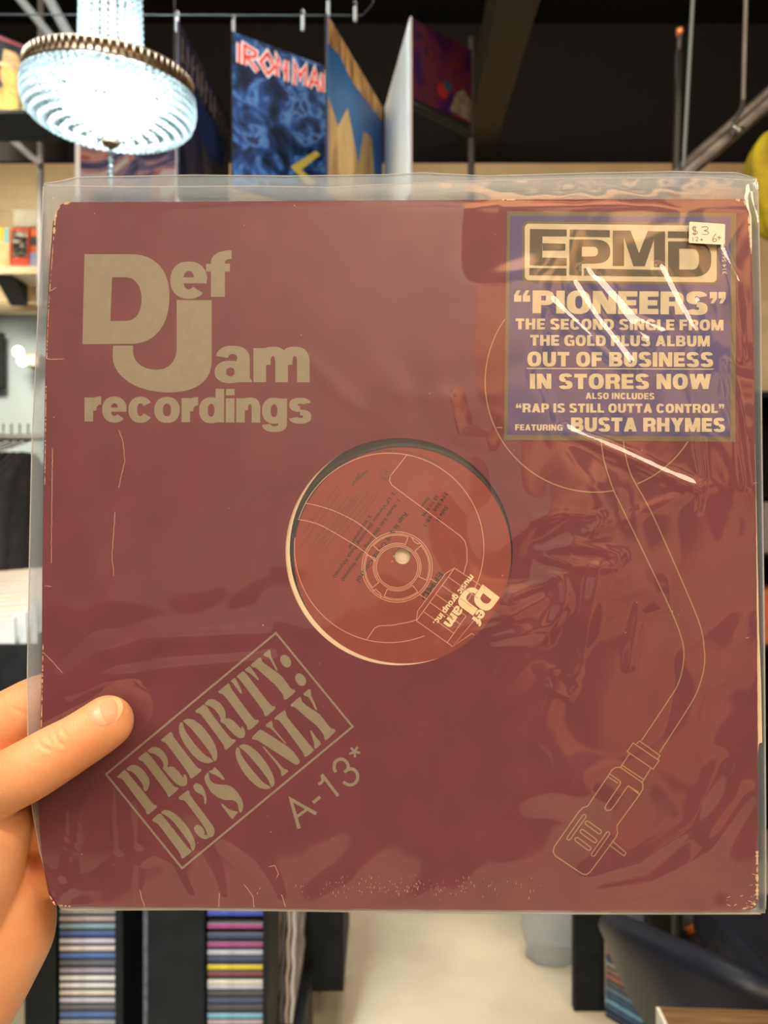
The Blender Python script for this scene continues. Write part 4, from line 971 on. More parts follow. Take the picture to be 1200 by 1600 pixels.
lg = thing('display_ledge', 'dark ledge under the purple record cover', 'ledge', (0, 0, 0))
bm = bmesh.new(); tube(bm, [(P0.x - .01, P0.y + .01, P0.z - .33), (at(736, 60, 3.16).x, 3.15, P0.z - .33)], .014, 8); bobj('rail', bm, m_dark, lg)
tag(bobj('display_post', tube(bmesh.new(), [at(736, 60, 3.16), (at(736, 60, 3.16).x, 3.16, 0)], .015, 8), m_dkst), 'thin grey upright post right of the purple record cover', 'post')
# dark blue cover behind the chandelier
xa, ya, xb, yb = hang(279, 32, 354, 172)
c5, w5, h5 = cover('record_cover', 'dark navy record cover with pale heading, hanging right behind the chandelier', xa, TOP, ya, xb, yb, .315, art('navy_print', [(.35, (.006, .008, .018)), (.5, (.012, .022, .07)), (.62, (.05, .045, .06))], 7, 3., stretch=(2, 2, .5)), m_cardb)
f = Flat()
for k in range(11): f.i.line([(.014 + k * .027, .248), (.014 + k * .027 + .004, .296)], .007); f.i.line([(.014 + k * .027, .27 + .02 * (k % 2)), (.03 + k * .027, .255 + .012 * (k % 3))], .006)
f.build('heading_print', mat('pale_grey_print', (.20, .19, .20), .8, spec=.1), c5, -.0012)
f = Flat(); f.i.poly([(.01, .18), (.01, .235), (.29, .235), (.26, .17), (.15, .16)]); f.build('blue_print', mat('deep_blue_print', (.012, .030, .13), .8, spec=.1), c5, -.0011)
# poster under the chandelier
A = at(117, 128, 2.45); B = at(283, 128, 2.45)
pt = thing('framed_poster', 'white-framed poster with pink and purple figures, below the chandelier', 'poster', (A.x, A.y, A.z - .56))
w_ = B.x - A.x
bobj('hanging_cord', tube(bmesh.new(), [(.03, .03, .55), (.03, .03, 4.6 - A.z + .56)], .0015, 5), m_steel, pt); bobj('hanging_cord', tube(bmesh.new(), [(w_ - .03, .03, .55), (w_ - .03, .03, 4.6 - A.z + .56)], .0015, 5), m_steel, pt)
bobj('frame', bx(0, w_, 0, .02, 0, .56, bev=.002), mat('white_frame', (.70, .74, .82), .4), pt)
bobj('print', bx(.018, w_ - .018, -.002, -.0005, .02, .54), art('pink_purple_print', [(.36, (.02, .02, .05)), (.46, (.08, .08, .20)), (.53, (.40, .20, .18)), (.58, (.22, .01, .04)), (.64, (.36, .35, .42))], 6, 6., dist=2.), pt)
# man-in-hat cover at the far left
A = at(-70, 28, 2.6); B = at(40, 28, 2.75)
c7, w7, h7 = cover('record_cover', 'record cover with a hat and yellow clothing, at the left edge above a shelf', A.x, A.z, A.y, B.x, B.y, .315, mat('dark_navy_print', (.012, .018, .030), .5, var=.3), m_cardb)
f = Flat(); f.i.poly([(.10, .004), (.12, .10), (.17, .15), (.215, .15), (.24, .12), (.25, .06), (.245, .004)]); f.build('yellow_clothing', mat('mustard_print', (.42, .34, .10), .5, col2=(.05, .05, .03), scale=18, stretch=(1, 1, .4)), c7, -.001)
f = Flat(); f.i.disc(.185, .175, .040, .052); f.build('face_patch', mat('tan_print', (.52, .26, .09), .5, var=.25, scale=30), c7, -.0012)
f = Flat(); f.i.poly([(.10, .205), (.15, .218), (.156, .268), (.20, .272), (.222, .226), (.252, .238), (.246, .222), (.20, .204)]); f.build('hat_patch', mat('olive_tan_print', (.36, .27, .15), .5, var=.3, scale=40), c7, -.0013)
f = Flat(); f.i.poly([(.195, .004), (.235, .12), (.25, .115), (.222, .004)]); f.build('white_strap', mat('off_white_print', (.60, .58, .50), .5), c7, -.0014)
f = Flat(); f.i.poly([(.0, .298), (.25, .298), (.25, .310), (0, .310)]); f.build('maroon_band', mat('maroon_print', (.22, .06, .08), .5), c7, -.0012)
# wire and clips
wz = 1.5 + .915
wr = tube(bmesh.new(), [(-.9, 1.36, wz), (-.04, 1.36, wz - .002), (-.02, 1.36, wz + .02), (-.02, 1.36, 4.6)], .0012, 6)
tag(bobj('hanging_wire', wr, mat('dull_wire', (.035, .045, .05), .5)), 'thin wire stretched across the dark ceiling above the hanging covers', 'wire')
m_peg = mat('clear_grey_plastic', (.25, .29, .32), .3)
for px, py, lb in ((365, 42, 'small grey clip on the corner of the red-titled cover'), (473, 36, 'small grey clip hanging empty between two blue covers'), (513, 14, 'small grey clip holding the sky blue cover'), (555, 22, 'small grey clip hanging empty right of the sky blue cover'), (277, 38, 'small grey clip on the corner of the navy cover')):
    p = at(px, py, 1.36 if px != 365 else 1.49); t = thing('hanging_clip', lb, 'clip', p, group='clips on the wire')
    bobj('clip_body', bx(-.0035, .0035, -.003, .003, -.014, .014, bev=.0015), m_peg, t)
    bobj('clip_hook', tube(bmesh.new(), [(0, 0, .013), (.003, 0, .02), (0, 0, .026), (-.003, 0, .02)], .001, 6), m_chrome, t)

# left: braces, post, shelf ------------------------------------------------------
for p, q, d, r, lb in (((66, -20), (130, 95), 2.25, .016, 'pale steel brace, right one of the two sloping behind the chandelier'), ((24, -10), (95, 75), 2.3, .013, 'pale steel brace, left one of the two sloping behind the chandelier')):
    tag(bobj('steel_brace', tube(bmesh.new(), [at(*p, d), at(*q, d)], r, 10), m_pale), lb, 'brace', 'sloping braces')
tag(bobj('steel_post', tube(bmesh.new(), [at(64, -10, 2.9), at(63, 480, 2.9)], .012, 10), m_steel), 'slim grey upright post at the left edge, behind the chandelier', 'post')
tag(bobj('lower_brace', tube(bmesh.new(), [at(-10, 193, 2.88), at(64, 258, 2.88)], .013, 10), m_steel), 'grey diagonal brace below the shelf with the hat cover', 'brace')
A = at(-120, 171, 2.55); B = at(56, 171, 2.55)
sh = thing('high_shelf', 'black shelf board under the cover with the hat', 'shelf', (A.x, A.y, A.z - .012))
bobj('board', bx(0, B.x - A.x, 0, .20, 0, .012), m_blk, sh)
m_matt = mat('matt_black', (.012, .011, .010), .9, spec=.05, var=.1)
q0 = at(-120, 172, 3.0); q1 = at(113, 252, 3.0)
tag(bobj('backdrop_board', bx(q0.x, q1.x, 3.0, 3.02, q1.z, q0.z), m_matt), 'dark board filling the space behind the grey post at left', 'board')  # plain dark backdrop filling this space
# wire grid panel
gp = thing('grid_panel', 'cream wire grid panel on the wall behind the small shelf', 'grid panel', (0, 0, 0))
m_cw = mat('cream_wire', (.55, .42, .24), .5)
q0 = at(-150, 288, 3.9); q1 = at(75, 474, 3.9)
bm = bmesh.new()
nx_ = 29; nz_n = 9
for k in range(nx_ + 1):
    x = q0.x + (q1.x - q0.x) * k / nx_; tube(bm, [(x, 3.9, q1.z), (x, 3.9, q0.z)], .0022, 5)
for k in range(nz_n + 1):
    z = q1.z + (q0.z - q1.z) * k / nz_n; tube(bm, [(q0.x, 3.896, z), (q1.x, 3.896, z)], .004 if k in (0, nz_n) else .0028, 5)
bobj('wire_grid', bm, m_cw, gp)
A = at(-150, 415, 3.7); B = at(60, 415, 3.7)
ws = thing('wall_shelf', 'narrow cream shelf carrying small toy boxes on the grid panel', 'shelf', (A.x, A.y, A.z - .04))
bobj('board', bx(0, B.x - A.x, 0, .2, 0, .04, bev=.003), mat('cream_shelf', (.72, .58, .36), .5, var=.05), ws)
bm = bmesh.new()
x_ = at(12, 420, 3.72).x - A.x
v = [bm.verts.new(p) for p in ((x_ - .07, .02, 0), (x_ - .07, .19, 0), (x_ - .07, .19, -.11), (x_ + .02, .02, 0), (x_ + .02, .19, 0), (x_ + .02, .19, -.11))]
for q in ((0, 1, 2), (3, 5, 4), (0, 3, 4, 1), (1, 4, 5, 2), (0, 2, 5, 3)): bm.faces.new([v[i] for i in q])
bobj('bracket', bm, m_black, ws)
def toy(px0, px1, py0, py1, d, name, label, m, face=None):
    a, b = at(px0, py1, d), at(px1, py0, d); t = thing(name, label, 'box', (a.x, a.y, a.z), group='boxes on the cream shelf')
    w, h = b.x - a.x, b.z - a.z
    bobj('carton', bx(0, w, 0, .09, 0, h, bev=.003), m, t)
    if face:
        for x0, x1, z0, z1, mm in face: bobj('front_panel', bx(w * x0, w * x1, -.003, 0, h * z0, h * z1), mm, t)
zs = 415
toy(17, 45, 356, zs, 3.72, 'toy_box', 'red carton with a black picture front on the cream shelf', mat('red_carton', (.75, .07, .03), .4), [(.10, .92, .22, .92, art('black_white_print', [(.4, (.02, .02, .02)), (.52, (.10, .09, .08)), (.58, (.7, .66, .5))], 22, 5., stretch=(.6, 1, 2)))])
toy(-22, 15, 357, zs, 3.72, 'toy_box', 'orange carton with a yellow and blue corner at the left end of the cream shelf', mat('orange_carton', (.85, .42, .18), .4, col2=(.80, .62, .34), scale=14), [(.5, .8, .7, 1, mat('yellow_carton', (.85, .60, .05), .4)), (.78, .96, .62, 1, mat('cyan_carton', (.25, .60, .65), .4))])
toy(46, 58, 357, zs, 3.74, 'toy_box', 'orange and blue carton at the right end of the cream shelf', mat('orange_red_carton', (.80, .16, .04), .4), [(0, 1, 0, .35, mat('light_blue_carton', (.35, .45, .75), .4)), (0, 1, .55, .78, mat('dark_carton', (.05, .05, .06), .4))])
a = at(19, 355, 3.74); b = at(60, 326, 3.74)
t = thing('grey_tin', 'grey rounded box standing on top of the red carton', 'box', (a.x, a.y, a.z)); bobj('tin', bx(0, b.x - a.x, 0, .08, 0, b.z - a.z, bev=.008), mat('grey_tin_paint', (.45, .43, .34), .5, var=.1), t)

# lamp reflection globes, clothes rail, shirts, record crate ------------------------------------
p = at(32, 556, 4.0)
wl = thing('lamp_reflection', 'two glowing white globes standing in for lamp reflections in grey-blue glass', 'lamp reflection', p)  # globes added in place of two lamps mirrored in glass
for dx, dz in ((-.012, .022), (.012, -.026)):
    bm = bmesh.new(); bmesh.ops.create_uvsphere(bm, u_segments=20, v_segments=12, radius=.026)
    for v in bm.verts: v.co += Vector((dx, 0, dz))
    bobj('globe', bm, mat('lit_globe', (1, 1, 1), .5, emis=(.95, 1, .97), estr=14), wl, True)
bobj('added_plate', bx(-.02, .06, .08, .22, -.04, .03, bev=.006), mat('brass_plate', (.30, .25, .16), .5, metal=.4), wl)  # plate added behind the globes
pf = at(-60, 520, 4.15); pe = at(6, 608, 4.15)
pc = thing('picture_frame', 'dark picture frame cut off by the left edge beside the two glowing globes', 'picture', (pf.x, 4.14, pe.z)); bobj('frame', bx(0, pe.x - pf.x, 0, .03, 0, pf.z - pe.z, bev=.004), m_blk, pc); bobj('picture', bx(.03, pe.x - pf.x - .03, -.004, 0, .03, pf.z - pe.z - .03), mat('dusky_red_print', (.25, .07, .06), .5, var=.4, scale=9), pc)
a = at(-200, 684, 2.3); b = at(75, 684, 2.3)
cr = thing('clothes_rail', 'chrome clothes rail with dark shirts at the left edge', 'clothes rail', (0, 0, 0))
bobj('rail', tube(bmesh.new(), [a, b], .011, 10), m_chrome, cr)
bobj('upright', tube(bmesh.new(), [(b.x, b.y, 0), b], .012, 10), m_chrome, cr)
bobj('upright', tube(bmesh.new(), [(a.x, a.y, 0), a], .012, 10), m_chrome, cr)
for k in range(7):
    px = -34 + 13 * k; pp = at(px, 700, 2.3)
    lb = ['far left', 'second', 'third', 'fourth', 'fifth', 'sixth', 'last'][k]
    t = thing('hanging_shirt', f'dark shirt on the chrome rail, the {lb} from the left', 'shirt', (pp.x, 2.3, pp.z), (0, 0, math.radians(90)), 'shirts on the chrome rail')
    bm = bmesh.new(); prof = []
    for j in range(15):
        z = -.015 - .42 * j / 14; hw = .05 + .17 * min(1, j / 3.2)
        ring = [bm.verts.new((hw * math.cos(2 * PI * i / 60), .0075 * math.sin(2 * PI * i / 60) + .0055 * math.sin(13 * math.cos(2 * PI * i / 60) + .25 * j + k) * min(1, j / 4), z)) for i in range(60)]
        if prof:
            for i in range(60): bm.faces.new((prof[i], prof[(i + 1) % 60], ring[(i + 1) % 60], ring[i]))
        prof = ring
    c = (.07 + .03 * (k % 3), .07 + .03 * (k % 3), .08 + .034 * (k % 3))
    bobj('cloth', bm, mat('shirt_cloth', c, .9, var=.2, scale=30), t, True)
    bobj('hanger', tube(bmesh.new(), [(-.2, 0, -.03), (0, 0, .02), (0, 0, .075)], .003, 6), m_chrome, t)
# records in white sleeves filling a black crate
a = at(-60, 1002, 1.5); b = at(52, 1002, 1.5); zc = a.z
rc = thing('record_crate', 'black record bin at the left edge holding white sleeves', 'record bin', (0, 0, 0))
bobj('front_panel', bx(-1.12, b.x + .03, 1.46, 1.475, .88, zc), m_blk, rc); bobj('side_panel', bx(b.x + .02, b.x + .035, 1.475, 2.05, .88, zc + .02), m_blk, rc); bobj('bottom_panel', bx(-1.12, b.x + .02, 1.475, 2.05, .88, .90), m_blk, rc)
bobj('leg', bx(b.x - .02, b.x + .03, 1.98, 2.03, 0, .88), m_blk, rc); bobj('leg', bx(-1.12, -1.07, 1.48, 1.53, 0, .88), m_blk, rc)
ordn = ['front', 'second', 'third', 'fourth', 'fifth', 'sixth', 'seventh', 'eighth', 'ninth', 'tenth', 'eleventh', 'rearmost']
for k in range(12):
    y = 1.50 + .030 * k; top = zc + .012 + .0075 * k
    t = thing('record_sleeve', f'white plastic record sleeve leaning in the black bin, the {ordn[k]} one', 'record sleeve', (-1.05 + .009 * (k % 3), y, .915), (math.radians(-8), math.radians(-5), math.radians(-3 + .5 * (k % 2))), 'white sleeves in the bin')
    bobj('sleeve', bx(0, .315, -.004, .004, 0, top - .905, bev=.002), mat('white_sleeve', (.44, .45, .42), .4, var=.12, scale=12, stretch=(1, 4, 1)), t)
    bobj('paper_edge', bx(.01, .305, -.002, .002, top - .906, top - .900), mat('tan_edge', (.50, .38, .24), .6), t)

# CD racks at the bottom ------------------------------------------------------------
names = ['top', 'second', 'third', 'fourth', 'fifth', 'sixth', 'seventh', 'eighth', 'ninth', 'tenth', 'eleventh', 'twelfth', 'thirteenth', 'fourteenth', 'fifteenth', 'sixteenth', 'seventeenth', 'eighteenth']
COL = {'grey': (.22, .25, .24), 'mauve grey': (.33, .28, .28), 'pale teal': (.17, .28, .32), 'blue': (.05, .09, .26), 'lilac': (.42, .42, .50), 'pinkish white': (.50, .47, .46), 'mid blue': (.06, .12, .33), 'dark grey': (.09, .095, .115), 'lilac and red': (.26, .24, .30),
       'white': (.55, .56, .56), 'cream': (.52, .49, .42), 'bright blue': (.04, .07, .38), 'magenta': (.28, .06, .18), 'navy': (.04, .055, .12), 'pale grey': (.36, .40, .45), 'yellow': (.50, .44, .03), 'maroon': (.15, .045, .05), 'charcoal': (.05, .05, .06), 'light blue': (.14, .34, .48),
       'rust': (.30, .12, .08), 'brown': (.22, .14, .09), 'steel blue': (.11, .17, .26), 'deep blue': (.04, .10, .20)}
cdm = {}
def cd_stack(px0, px1, d, rows, where, group, yaw=0., org=None, w=None, jw=.0104):
    for k, (py, c) in enumerate(rows):
        if org is None: p = at(px0, py, d); wd = (px1 - px0) / F * d
        else: p = org(py); wd = w
        t = thing('cd_case', f'{c} compact disc spine, {names[k]} down in the {where}', 'CD', (p.x, p.y, p.z - .0052), (0, 0, yaw), group)
        if c not in cdm: cdm[c] = mat('cd_spine', tuple(min(.9, v * 1.15) for v in COL[c]), .3, col2=tuple(v * .8 for v in COL[c]), scale=45, stretch=(1, 1, .3))
        bobj('spine', bx(.001, wd - .001, -.0008, .004, .0008, jw - .0008), cdm[c], t)
        bobj('jewel_case', bx(0, wd, .0005, .135, 0, jw, bev=.0006), mcase, t)
mcase = mat('clear_case', (.10, .11, .12), .15)
rowsA = [(1424 + 11.55 * k, c) for k, c in enumerate(['grey', 'mauve grey', 'pale teal', 'blue', 'lilac', 'pinkish white', 'mid blue', 'dark grey', 'lilac and red', 'white', 'white', 'cream', 'lilac', 'dark grey', 'mid blue', 'grey'])]
ra = thing('cd_rack', 'black CD rack tower right beside the wrist', 'CD rack', (0, 0, 0))
DA = 1.66
def X(px, d): return (px - 600) / F * d
def Zp(py, d): return 1.5 - (py - 800) / F * d
bobj('side_panel', bx(X(182, DA), X(193, DA), DA - .005, DA + .17, 0, .80), m_blk2, ra); bobj('side_panel', bx(X(40, DA), X(89, DA), DA - .005, DA + .17, 0, .80), m_blk2, ra)
bobj('back_panel', bx(X(40, DA), X(193, DA), DA + .16, DA + .17, 0, .80), m_blk, ra); bobj('base', bx(X(89, DA), X(182, DA), DA, DA + .16, 0, .05), m_blk, ra)
cd_stack(93, 180, DA, rowsA, 'stack beside the wrist', 'discs in the left rack')
DB = 1.60
rb = thing('cd_rack', 'black CD rack tower left of the light floor gap, wide charcoal side', 'CD rack', (0, 0, 0))
bobj('side_panel', bx(X(229, DB), X(321, DB), DB - .01, DB + .16, 0, .80), m_blk2, rb); bobj('side_panel', bx(X(412, DB), X(419, DB), DB - .005, DB + .16, 0, .80), m_blk, rb)
bobj('back_panel', bx(X(321, DB), X(412, DB), DB + .15, DB + .16, 0, .80), m_blk, rb); bobj('base', bx(X(321, DB), X(412, DB), DB, DB + .15, 0, .05), m_blk, rb)
bobj('edge_strip', bx(X(227, DB), X(234, DB), DB - .014, DB - .01, 0, .80), mat('scuffed_edge', (.06, .075, .10), .5, var=.4, scale=60), rb)
rowsB = [(1427, 'bright blue'), (1447, 'magenta'), (1463, 'navy'), (1476, 'magenta'), (1488, 'pale grey'), (1499, 'navy'), (1511, 'yellow'), (1522, 'maroon'), (1534, 'cream'), (1541.5, 'pale grey'), (1553, 'charcoal'), (1564, 'navy'), (1575, 'charcoal'), (1587, 'light blue'), (1597, 'mauve grey')]
cd_stack(324, 411, DB, rowsB, 'stack left of the light floor gap', 'discs in the middle rack')
# a small tan box in the dark gap
a = at(210, 1598, 1.95); t = thing('tan_carton', 'small brown carton deep in the dark gap between the two racks', 'carton', (a.x, a.y, 0)); bobj('carton', bx(0, .03, 0, .1, 0, .31, bev=.002), mat('brown_carton', (.16, .10, .05), .7), t)
tag(bobj('dark_backing', bx(X(150, 2.1), X(468, 2.1), 2.06, 2.08, 0, .85), m_black), 'black board standing behind the two CD racks', 'board')
# records in clear bags, black crate on tan legs
for k, (px, c) in enumerate(((424, (.10, .09, .09)), (431, (.16, .14, .13)), (438, (.10, .10, .11)), (446, (.34, .30, .26)), (454, (.42, .40, .38)))):
    p = at(px, 1425, 1.80); t = thing('bagged_record', f'record in a clear bag standing edge-on by the middle rack, the {["first", "second", "third", "fourth", "fifth"][k]} from the rack', 'record', (p.x, 1.79, .26), (0, math.radians(1.5), 0), 'bagged records by the middle rack')
    bm = bmesh.new(); pr_ = []
    for j in range(13):
        z = .34 * j / 12; o2 = .0022 * math.sin(j * 2.1 + k)
        pr_.append([bm.verts.new((o2 + x, y, z)) for x, y in ((0, 0), (.0075, 0), (.0075, .24), (0, .24))])
    for A_, B_ in zip(pr_, pr_[1:]):
        for i in range(4): bm.faces.new((A_[i], A_[(i + 1) % 4], B_[(i + 1) % 4], B_[i]))
    bm.faces.new(pr_[0][::-1]); bm.faces.new(pr_[-1])
    bobj('bag', bm, mat('bag_film', c, .2, col2=tuple(min(1, v * 2.0) for v in c), scale=16, stretch=(1, 1, .25)), t)
tag(bobj('low_plinth', bx(X(423, 1.80), X(474, 1.80), 1.78, 2.04, 0, .258), m_blk), 'black plinth under the bagged records', 'plinth')
dC = 2.05
bc = thing('black_cabinet', 'black box cabinet on tan legs at the left side of the light floor', 'cabinet', (0, 0, 0))
zb = Zp(1550, dC)
bobj('carcass', bx(X(470, dC), X(537, dC), dC, dC + .35, zb, .85, bev=.003), m_blk, bc)
for px in (478, 486): bobj('leg', bx(X(px, dC + .1), X(px + 9, dC + .1), dC + .1 + (px - 478) * .02, dC + .13 + (px - 478) * .02, 0, zb), mat('tan_wood', (.34, .22, .13), .6, var=.2), bc)

# right side: CD tower, bin liner, tub chair, counter, bag --------------------------------
dP = 2.22
rt = thing('cd_tower', 'black CD tower right of the light floor gap, its disc side turned left', 'CD rack', (0, 0, 0))
bobj('side_panel', bx(X(897, dP), X(945, dP), dP, dP + .03, Zp(1560, dP) - .06, 1.06), m_blk, rt)
O1 = Vector((X(946, 2.20), 2.20)); O2 = Vector((X(1007, 2.10), 2.10)); dd_ = (O2 - O1); yw = math.atan2(dd_.y, dd_.x); wl_ = dd_.length
t2 = bobj('back_panel', bx(0, wl_ + .03, .14, .15, 0, 1.05), m_blk, rt); t2.location = (O1.x, O1.y, 0); t2.rotation_euler = (0, 0, yw)
t2 = bobj('side_panel', bx(wl_ + .002, wl_ + .03, -.01, .15, 0, 1.05), m_blk, rt); t2.location = (O1.x, O1.y, 0); t2.rotation_euler = (0, 0, yw)
t2 = bobj('base', bx(0, wl_, 0, .14, 0, .03), m_blk, rt); t2.location = (O1.x, O1.y, 0); t2.rotation_euler = (0, 0, yw)
colsC = ['mauve grey', 'pale grey', 'charcoal', 'navy', 'lilac', 'dark grey', 'steel blue', 'rust', 'navy', 'grey', 'brown', 'rust', 'dark grey', 'steel blue', 'deep blue', 'light blue', 'deep blue', 'navy']
rowsC = [(1418 + 9.6 * k, c) for k, c in enumerate(colsC)]
cd_stack(0, 0, 0, rowsC, 'tower right of the floor gap', 'discs in the right tower', yaw=yw, org=lambda py: Vector((O1.x, O1.y, Zp(py, 2.20))), w=wl_, jw=.0135)
# translucent liner beside the tower
m_lin = plastic('cloudy_polythene', .55, 1.45, .2, (.72, .82, .92))
bm = bmesh.new(); pr_ = None
for j in range(14):
    z = .22 * j / 13; rad = .085 + .03 * (j / 13)
    ring = [bm.verts.new((X(862, 2.5) + rad * math.cos(2 * PI * i / 36) * (1 + .05 * math.sin(5 * i + j)), 2.5 + rad * .8 * math.sin(2 * PI * i / 36), z)) for i in range(36)]
    if pr_:
        for i in range(36): bm.faces.new((pr_[i], pr_[(i + 1) % 36], ring[(i + 1) % 36], ring[i]))
    else: bm.faces.new(ring[::-1])
    pr_ = ring
lnr = thing('plastic_bin', 'cloudy clear plastic bin standing left of the right CD tower', 'bin', (0, 0, 0))
bobj('bin_body', bm, m_lin, lnr, True)
# tub chair
m_lea = mat('black_leather', (.012, .014, .024), .42, var=.15, scale=12, spec=.35, bump=.1)
tc_ = thing('tub_chair', 'black leather tub chair with a rounded curved back, lower right', 'armchair', (0, 0, 0))
pts = []
cxp = [(958, 1424, 1.62), (985, 1436, 1.50), (1030, 1456, 1.39), (1085, 1480, 1.30), (1140, 1503, 1.24), (1200, 1530, 1.20), (1260, 1552, 1.20), (1330, 1575, 1.25)]
base = catmull([(at(*q).x, at(*q).y) for q in cxp], 6); zs_ = catmull([(at(*q).z, 0) for q in cxp], 6)
bm = bmesh.new(); rows = []
for i, ((x, y), (z, _)) in enumerate(zip(base, zs_)):
    n_ = Vector((base[min(i + 1, len(base) - 1)][0] - base[max(i - 1, 0)][0], base[min(i + 1, len(base) - 1)][1] - base[max(i - 1, 0)][1])).normalized(); nn = Vector((n_.y, -n_.x))
    prof = []
    for k in range(11):
        a = PI * k / 10; prof.append((.032 * math.cos(a), .032 * math.sin(a)))
    t = i / (len(base) - 1); sk = .05 + .42 * t if t < .3 else min(.55, .176 + 1.6 * (t - .3))
    prof = [(.012, -sk), (.02, -sk * .6), (.028, -sk * .25)] + prof + [(-.028, -sk * .25), (-.02, -sk * .6), (-.012, -sk)]
    rows.append([bm.verts.new((x + nn.x * a, y + nn.y * a, z + b - .03)) for a, b in prof])
for A_, B_ in zip(rows, rows[1:]):
    for k in range(len(A_) - 1): bm.faces.new((A_[k], B_[k], B_[k + 1], A_[k + 1]))
bm.faces.new(rows[0]); bm.faces.new(rows[-1][::-1])
bmesh.ops.recalc_face_normals(bm, faces=bm.faces)
bobj('backrest', bm, m_lea, tc_, True)
sx_, sy_ = 1.08, 1.80
bobj('seat', bx(sx_ - .24, sx_ + .26, sy_ - .2, sy_ + .24, .34, .46, bev=.03), m_lea, tc_)
for dx, dy in ((-.2, -.16), (.2, -.16), (-.2, .2), (.2, .2)): bobj('leg', tube(bmesh.new(), [(sx_ + dx, sy_ + dy, 0), (sx_ + dx, sy_ + dy, .35)], .016, 10), m_blk, tc_)
# counter corner
A = at(1030, 1572, .92)
ct = thing('counter', 'wood-topped counter with white side, its corner at the lower right edge', 'counter', (A.x, A.y, 0), (0, 0, math.radians(-3)))
m_wood = mat('walnut_top', (.26, .155, .07), .4, col2=(.12, .068, .030), scale=9, stretch=(1, 9, 1))
bobj('top', bx(0, .8, -.62, 0, A.z - .03, A.z, bev=.0015), m_wood, ct)
bobj('edge_band', bx(-.004, 0, -.62, .0, A.z - .03, A.z - .001), mat('white_edge', (.78, .76, .70), .4), ct)
bobj('carcass', bx(.01, .8, -.6, -.01, 0, A.z - .03), mat('white_laminate', (.72, .70, .64), .5), ct)
# black bag with orange strap behind the chair
p = at(1085, 1462, 2.35)
bg = thing('black_bag', 'black rounded bag with an orange strap behind the tub chair', 'bag', (p.x, p.y, 0))
bm = bmesh.new(); bmesh.ops.create_uvsphere(bm, u_segments=32, v_segments=20, radius=1)
for v in bm.verts: v.co = Vector((v.co.x * .11 * (1 + .05 * math.sin(6 * v.co.z)), v.co.y * .09, .135 + v.co.z * .135))
bobj('bag_body', bm, mat('black_nylon', (.025, .024, .024), .6, var=.3), bg, True)
bobj('strap', tube(bmesh.new(), [(-.06, -.085, .215), (-.02, -.09, .235), (.03, -.085, .262), (.05, -.06, .275)], .011, 8), mat('orange_strap', (.62, .14, .03), .5), bg, True)
tag(bobj('bag_stool', bx(p.x - .13, p.x + .13, p.y - .1, p.y + .12, 0, 0.001), m_blk), 'black bag mat', 'mat') if 0 else None

# right: hanging rail, rods, cable -----------------------------------------------------
dR = 1.55
for p, q, d, r, lb in (((1040, 285), (1230, 120), 1.62, .012, 'sloping steel pipe at upper right, the upper and rear of two'), ((1050, 290), (1225, 142), 1.50, .014, 'sloping steel pipe at upper right, the lower and front of two')):
    tag(bobj('ceiling_pipe', tube(bmesh.new(), [at(*p, d), at(*q, d)], r, 12), mat('worn_pipe_steel', (.26, .25, .24), .35, metal=.7, var=.3, scale=30)), lb, 'pipe', 'sloping pipes')
tag(bobj('hanger_rod', tube(bmesh.new(), [at(1084, -30, 1.58), at(1068, 262, 1.60)], .0042, 8), mat('blue_grey_steel', (.13, .17, .20), .4)), 'thin blue-grey hanging rod beside the copper-tipped cable', 'rod')
hr = thing('hook_rod', 'thin grey rod ending in a hook on the sloping pipe', 'rod', (0, 0, 0))
bobj('rod', tube(bmesh.new(), [at(1166, -30, 1.52), at(1161, 160, 1.52)], .0042, 8), m_steel, hr)
bobj('hook', tube(bmesh.new(), catmull([(0, 0)], 1) and [at(1161, 158, 1.52), at(1158, 172, 1.5), at(1149, 186, 1.48), at(1147, 200, 1.475), at(1154, 206, 1.475), at(1160, 200, 1.48)], .005, 8), m_chrome, hr, True)
cb = thing('cut_cable', 'thick black cable with a bare copper tip, upper right', 'cable', (0, 0, 0))
bobj('sheath', tube(bmesh.new(), [at(1060, 82, 1.7), at(1059, 170, 1.7), at(1056, 275, 1.7), (at(1056, 275, 1.7).x, 1.7, 0)], [.008, .0085, .009, .009], 12), mat('black_rubber', (.018, .02, .02), .5), cb, True)
bobj('inner_sheath', tube(bmesh.new(), [at(1060, 86, 1.7), at(1062, 52, 1.7)], .005, 10), mat('grey_rubber', (.08, .08, .085), .5), cb, True)
bobj('copper_tip', tube(bmesh.new(), [at(1061, 56, 1.7), at(1062, 47, 1.7), at(1065, 44, 1.7)], [.007, .009, .004], 10), mat('copper', (.85, .36, .18), .35, metal=.5), cb, True)
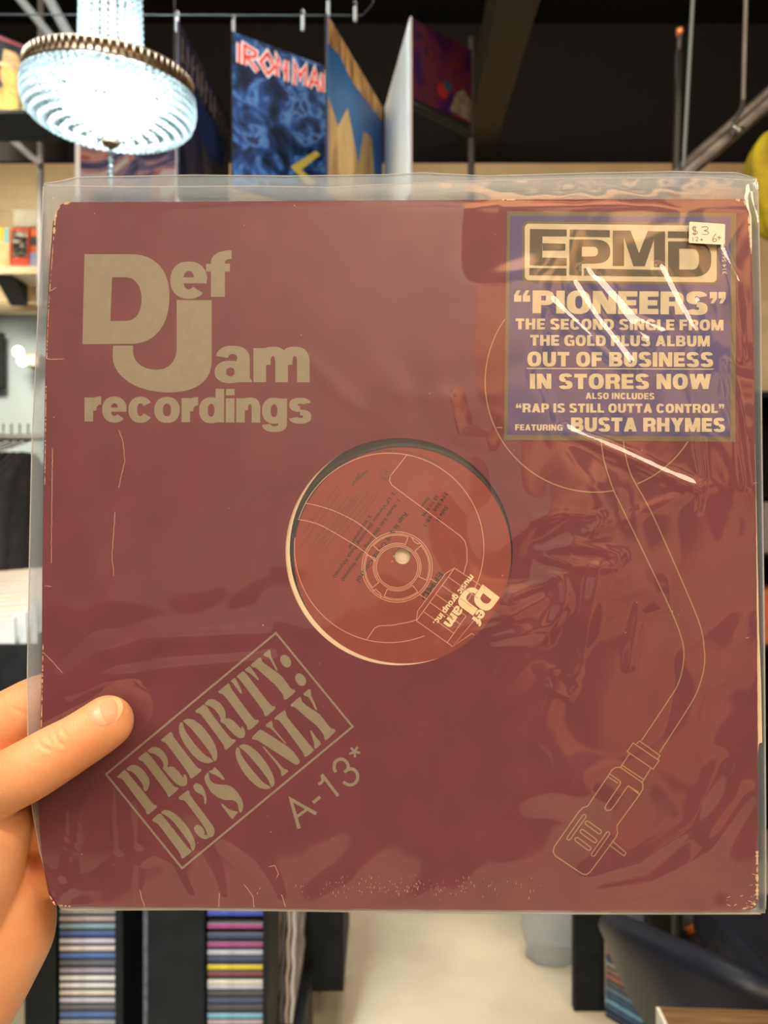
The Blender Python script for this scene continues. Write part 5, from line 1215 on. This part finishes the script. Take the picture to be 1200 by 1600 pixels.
# yellow garment hanging at the right edge
p = at(1205, 290, 1.9)
yg = thing('yellow_garment', 'bright yellow garment hanging at the upper right edge', 'garment', p)
bm = bmesh.new(); bmesh.ops.create_uvsphere(bm, u_segments=40, v_segments=28, radius=1)
for v in bm.verts:
    a = math.atan2(v.co.y, v.co.x); k = 1 + .10 * math.sin(7 * a + 3 * v.co.z)
    v.co = Vector((v.co.x * .068 * k, v.co.y * .05 * k, v.co.z * .142 * (1 - .12 * abs(v.co.x))))
bobj('cloth', bm, mat('yellow_cloth', (.62, .56, .02), .8, col2=(.40, .30, .02), scale=16), yg, True)
bobj('dark_motif', bx(.0, .03, -.058, -.048, .02, .075, bev=.004), mat('brown_print', (.16, .07, .02), .8), yg)
bobj('hanger', tube(bmesh.new(), [(0, 0, .13), (0, 0, .30)], .003, 6), m_chrome, yg)
# things on the right seen as a narrow strip beside the sleeve
q0, q1 = at(1188, 468, 3.2), at(1330, 612, 3.2)
t = thing('cream_carton', 'cream carton on the right-hand shelving beside the sleeve edge', 'carton', (q0.x, 3.2, q1.z)); bobj('carton', bx(0, q1.x - q0.x, 0, .3, 0, q0.z - q1.z, bev=.006), mat('cream_carton', (.66, .56, .38), .6, var=.15, scale=5), t)
q2, q3 = at(1186, 612, 3.15), at(1400, 1000, 3.15)
sv = thing('shelf_unit', 'dark shelving at the right edge beside the sleeve', 'shelf unit', (q2.x, 3.15, 0))
ww = q3.x - q2.x
bobj('side_panel', bx(0, .02, .02, .35, 0, q2.z), m_blk, sv); bobj('side_panel', bx(ww, ww + .02, .02, .35, 0, q2.z), m_blk, sv); bobj('back_panel', bx(.02, ww, .34, .35, 0, q2.z), m_blk2, sv)
for py in (612, 770, 865, 1010, 1130): z = Zp(py, 3.15); bobj('shelf', bx(0.0, ww + .02, 0, .34, z - .02, z), m_blk2, sv)
z0 = Zp(848, 3.15)
t = thing('grey_carton', 'grey carton on the right-hand dark shelving', 'carton', (q2.x + .03, 3.17, Zp(865, 3.15))); bobj('carton', bx(0, .25, 0, .2, 0, .22, bev=.004), mat('grey_carton', (.32, .33, .33), .6, var=.1), t)
t = thing('orange_carton', 'orange carton on the right-hand dark shelving', 'carton', (q2.x + .028, 3.17, Zp(1010, 3.15))); bobj('carton', bx(0, .2, 0, .2, 0, .24, bev=.01), mat('orange_red_paint', (.75, .22, .07), .5, var=.2), t)
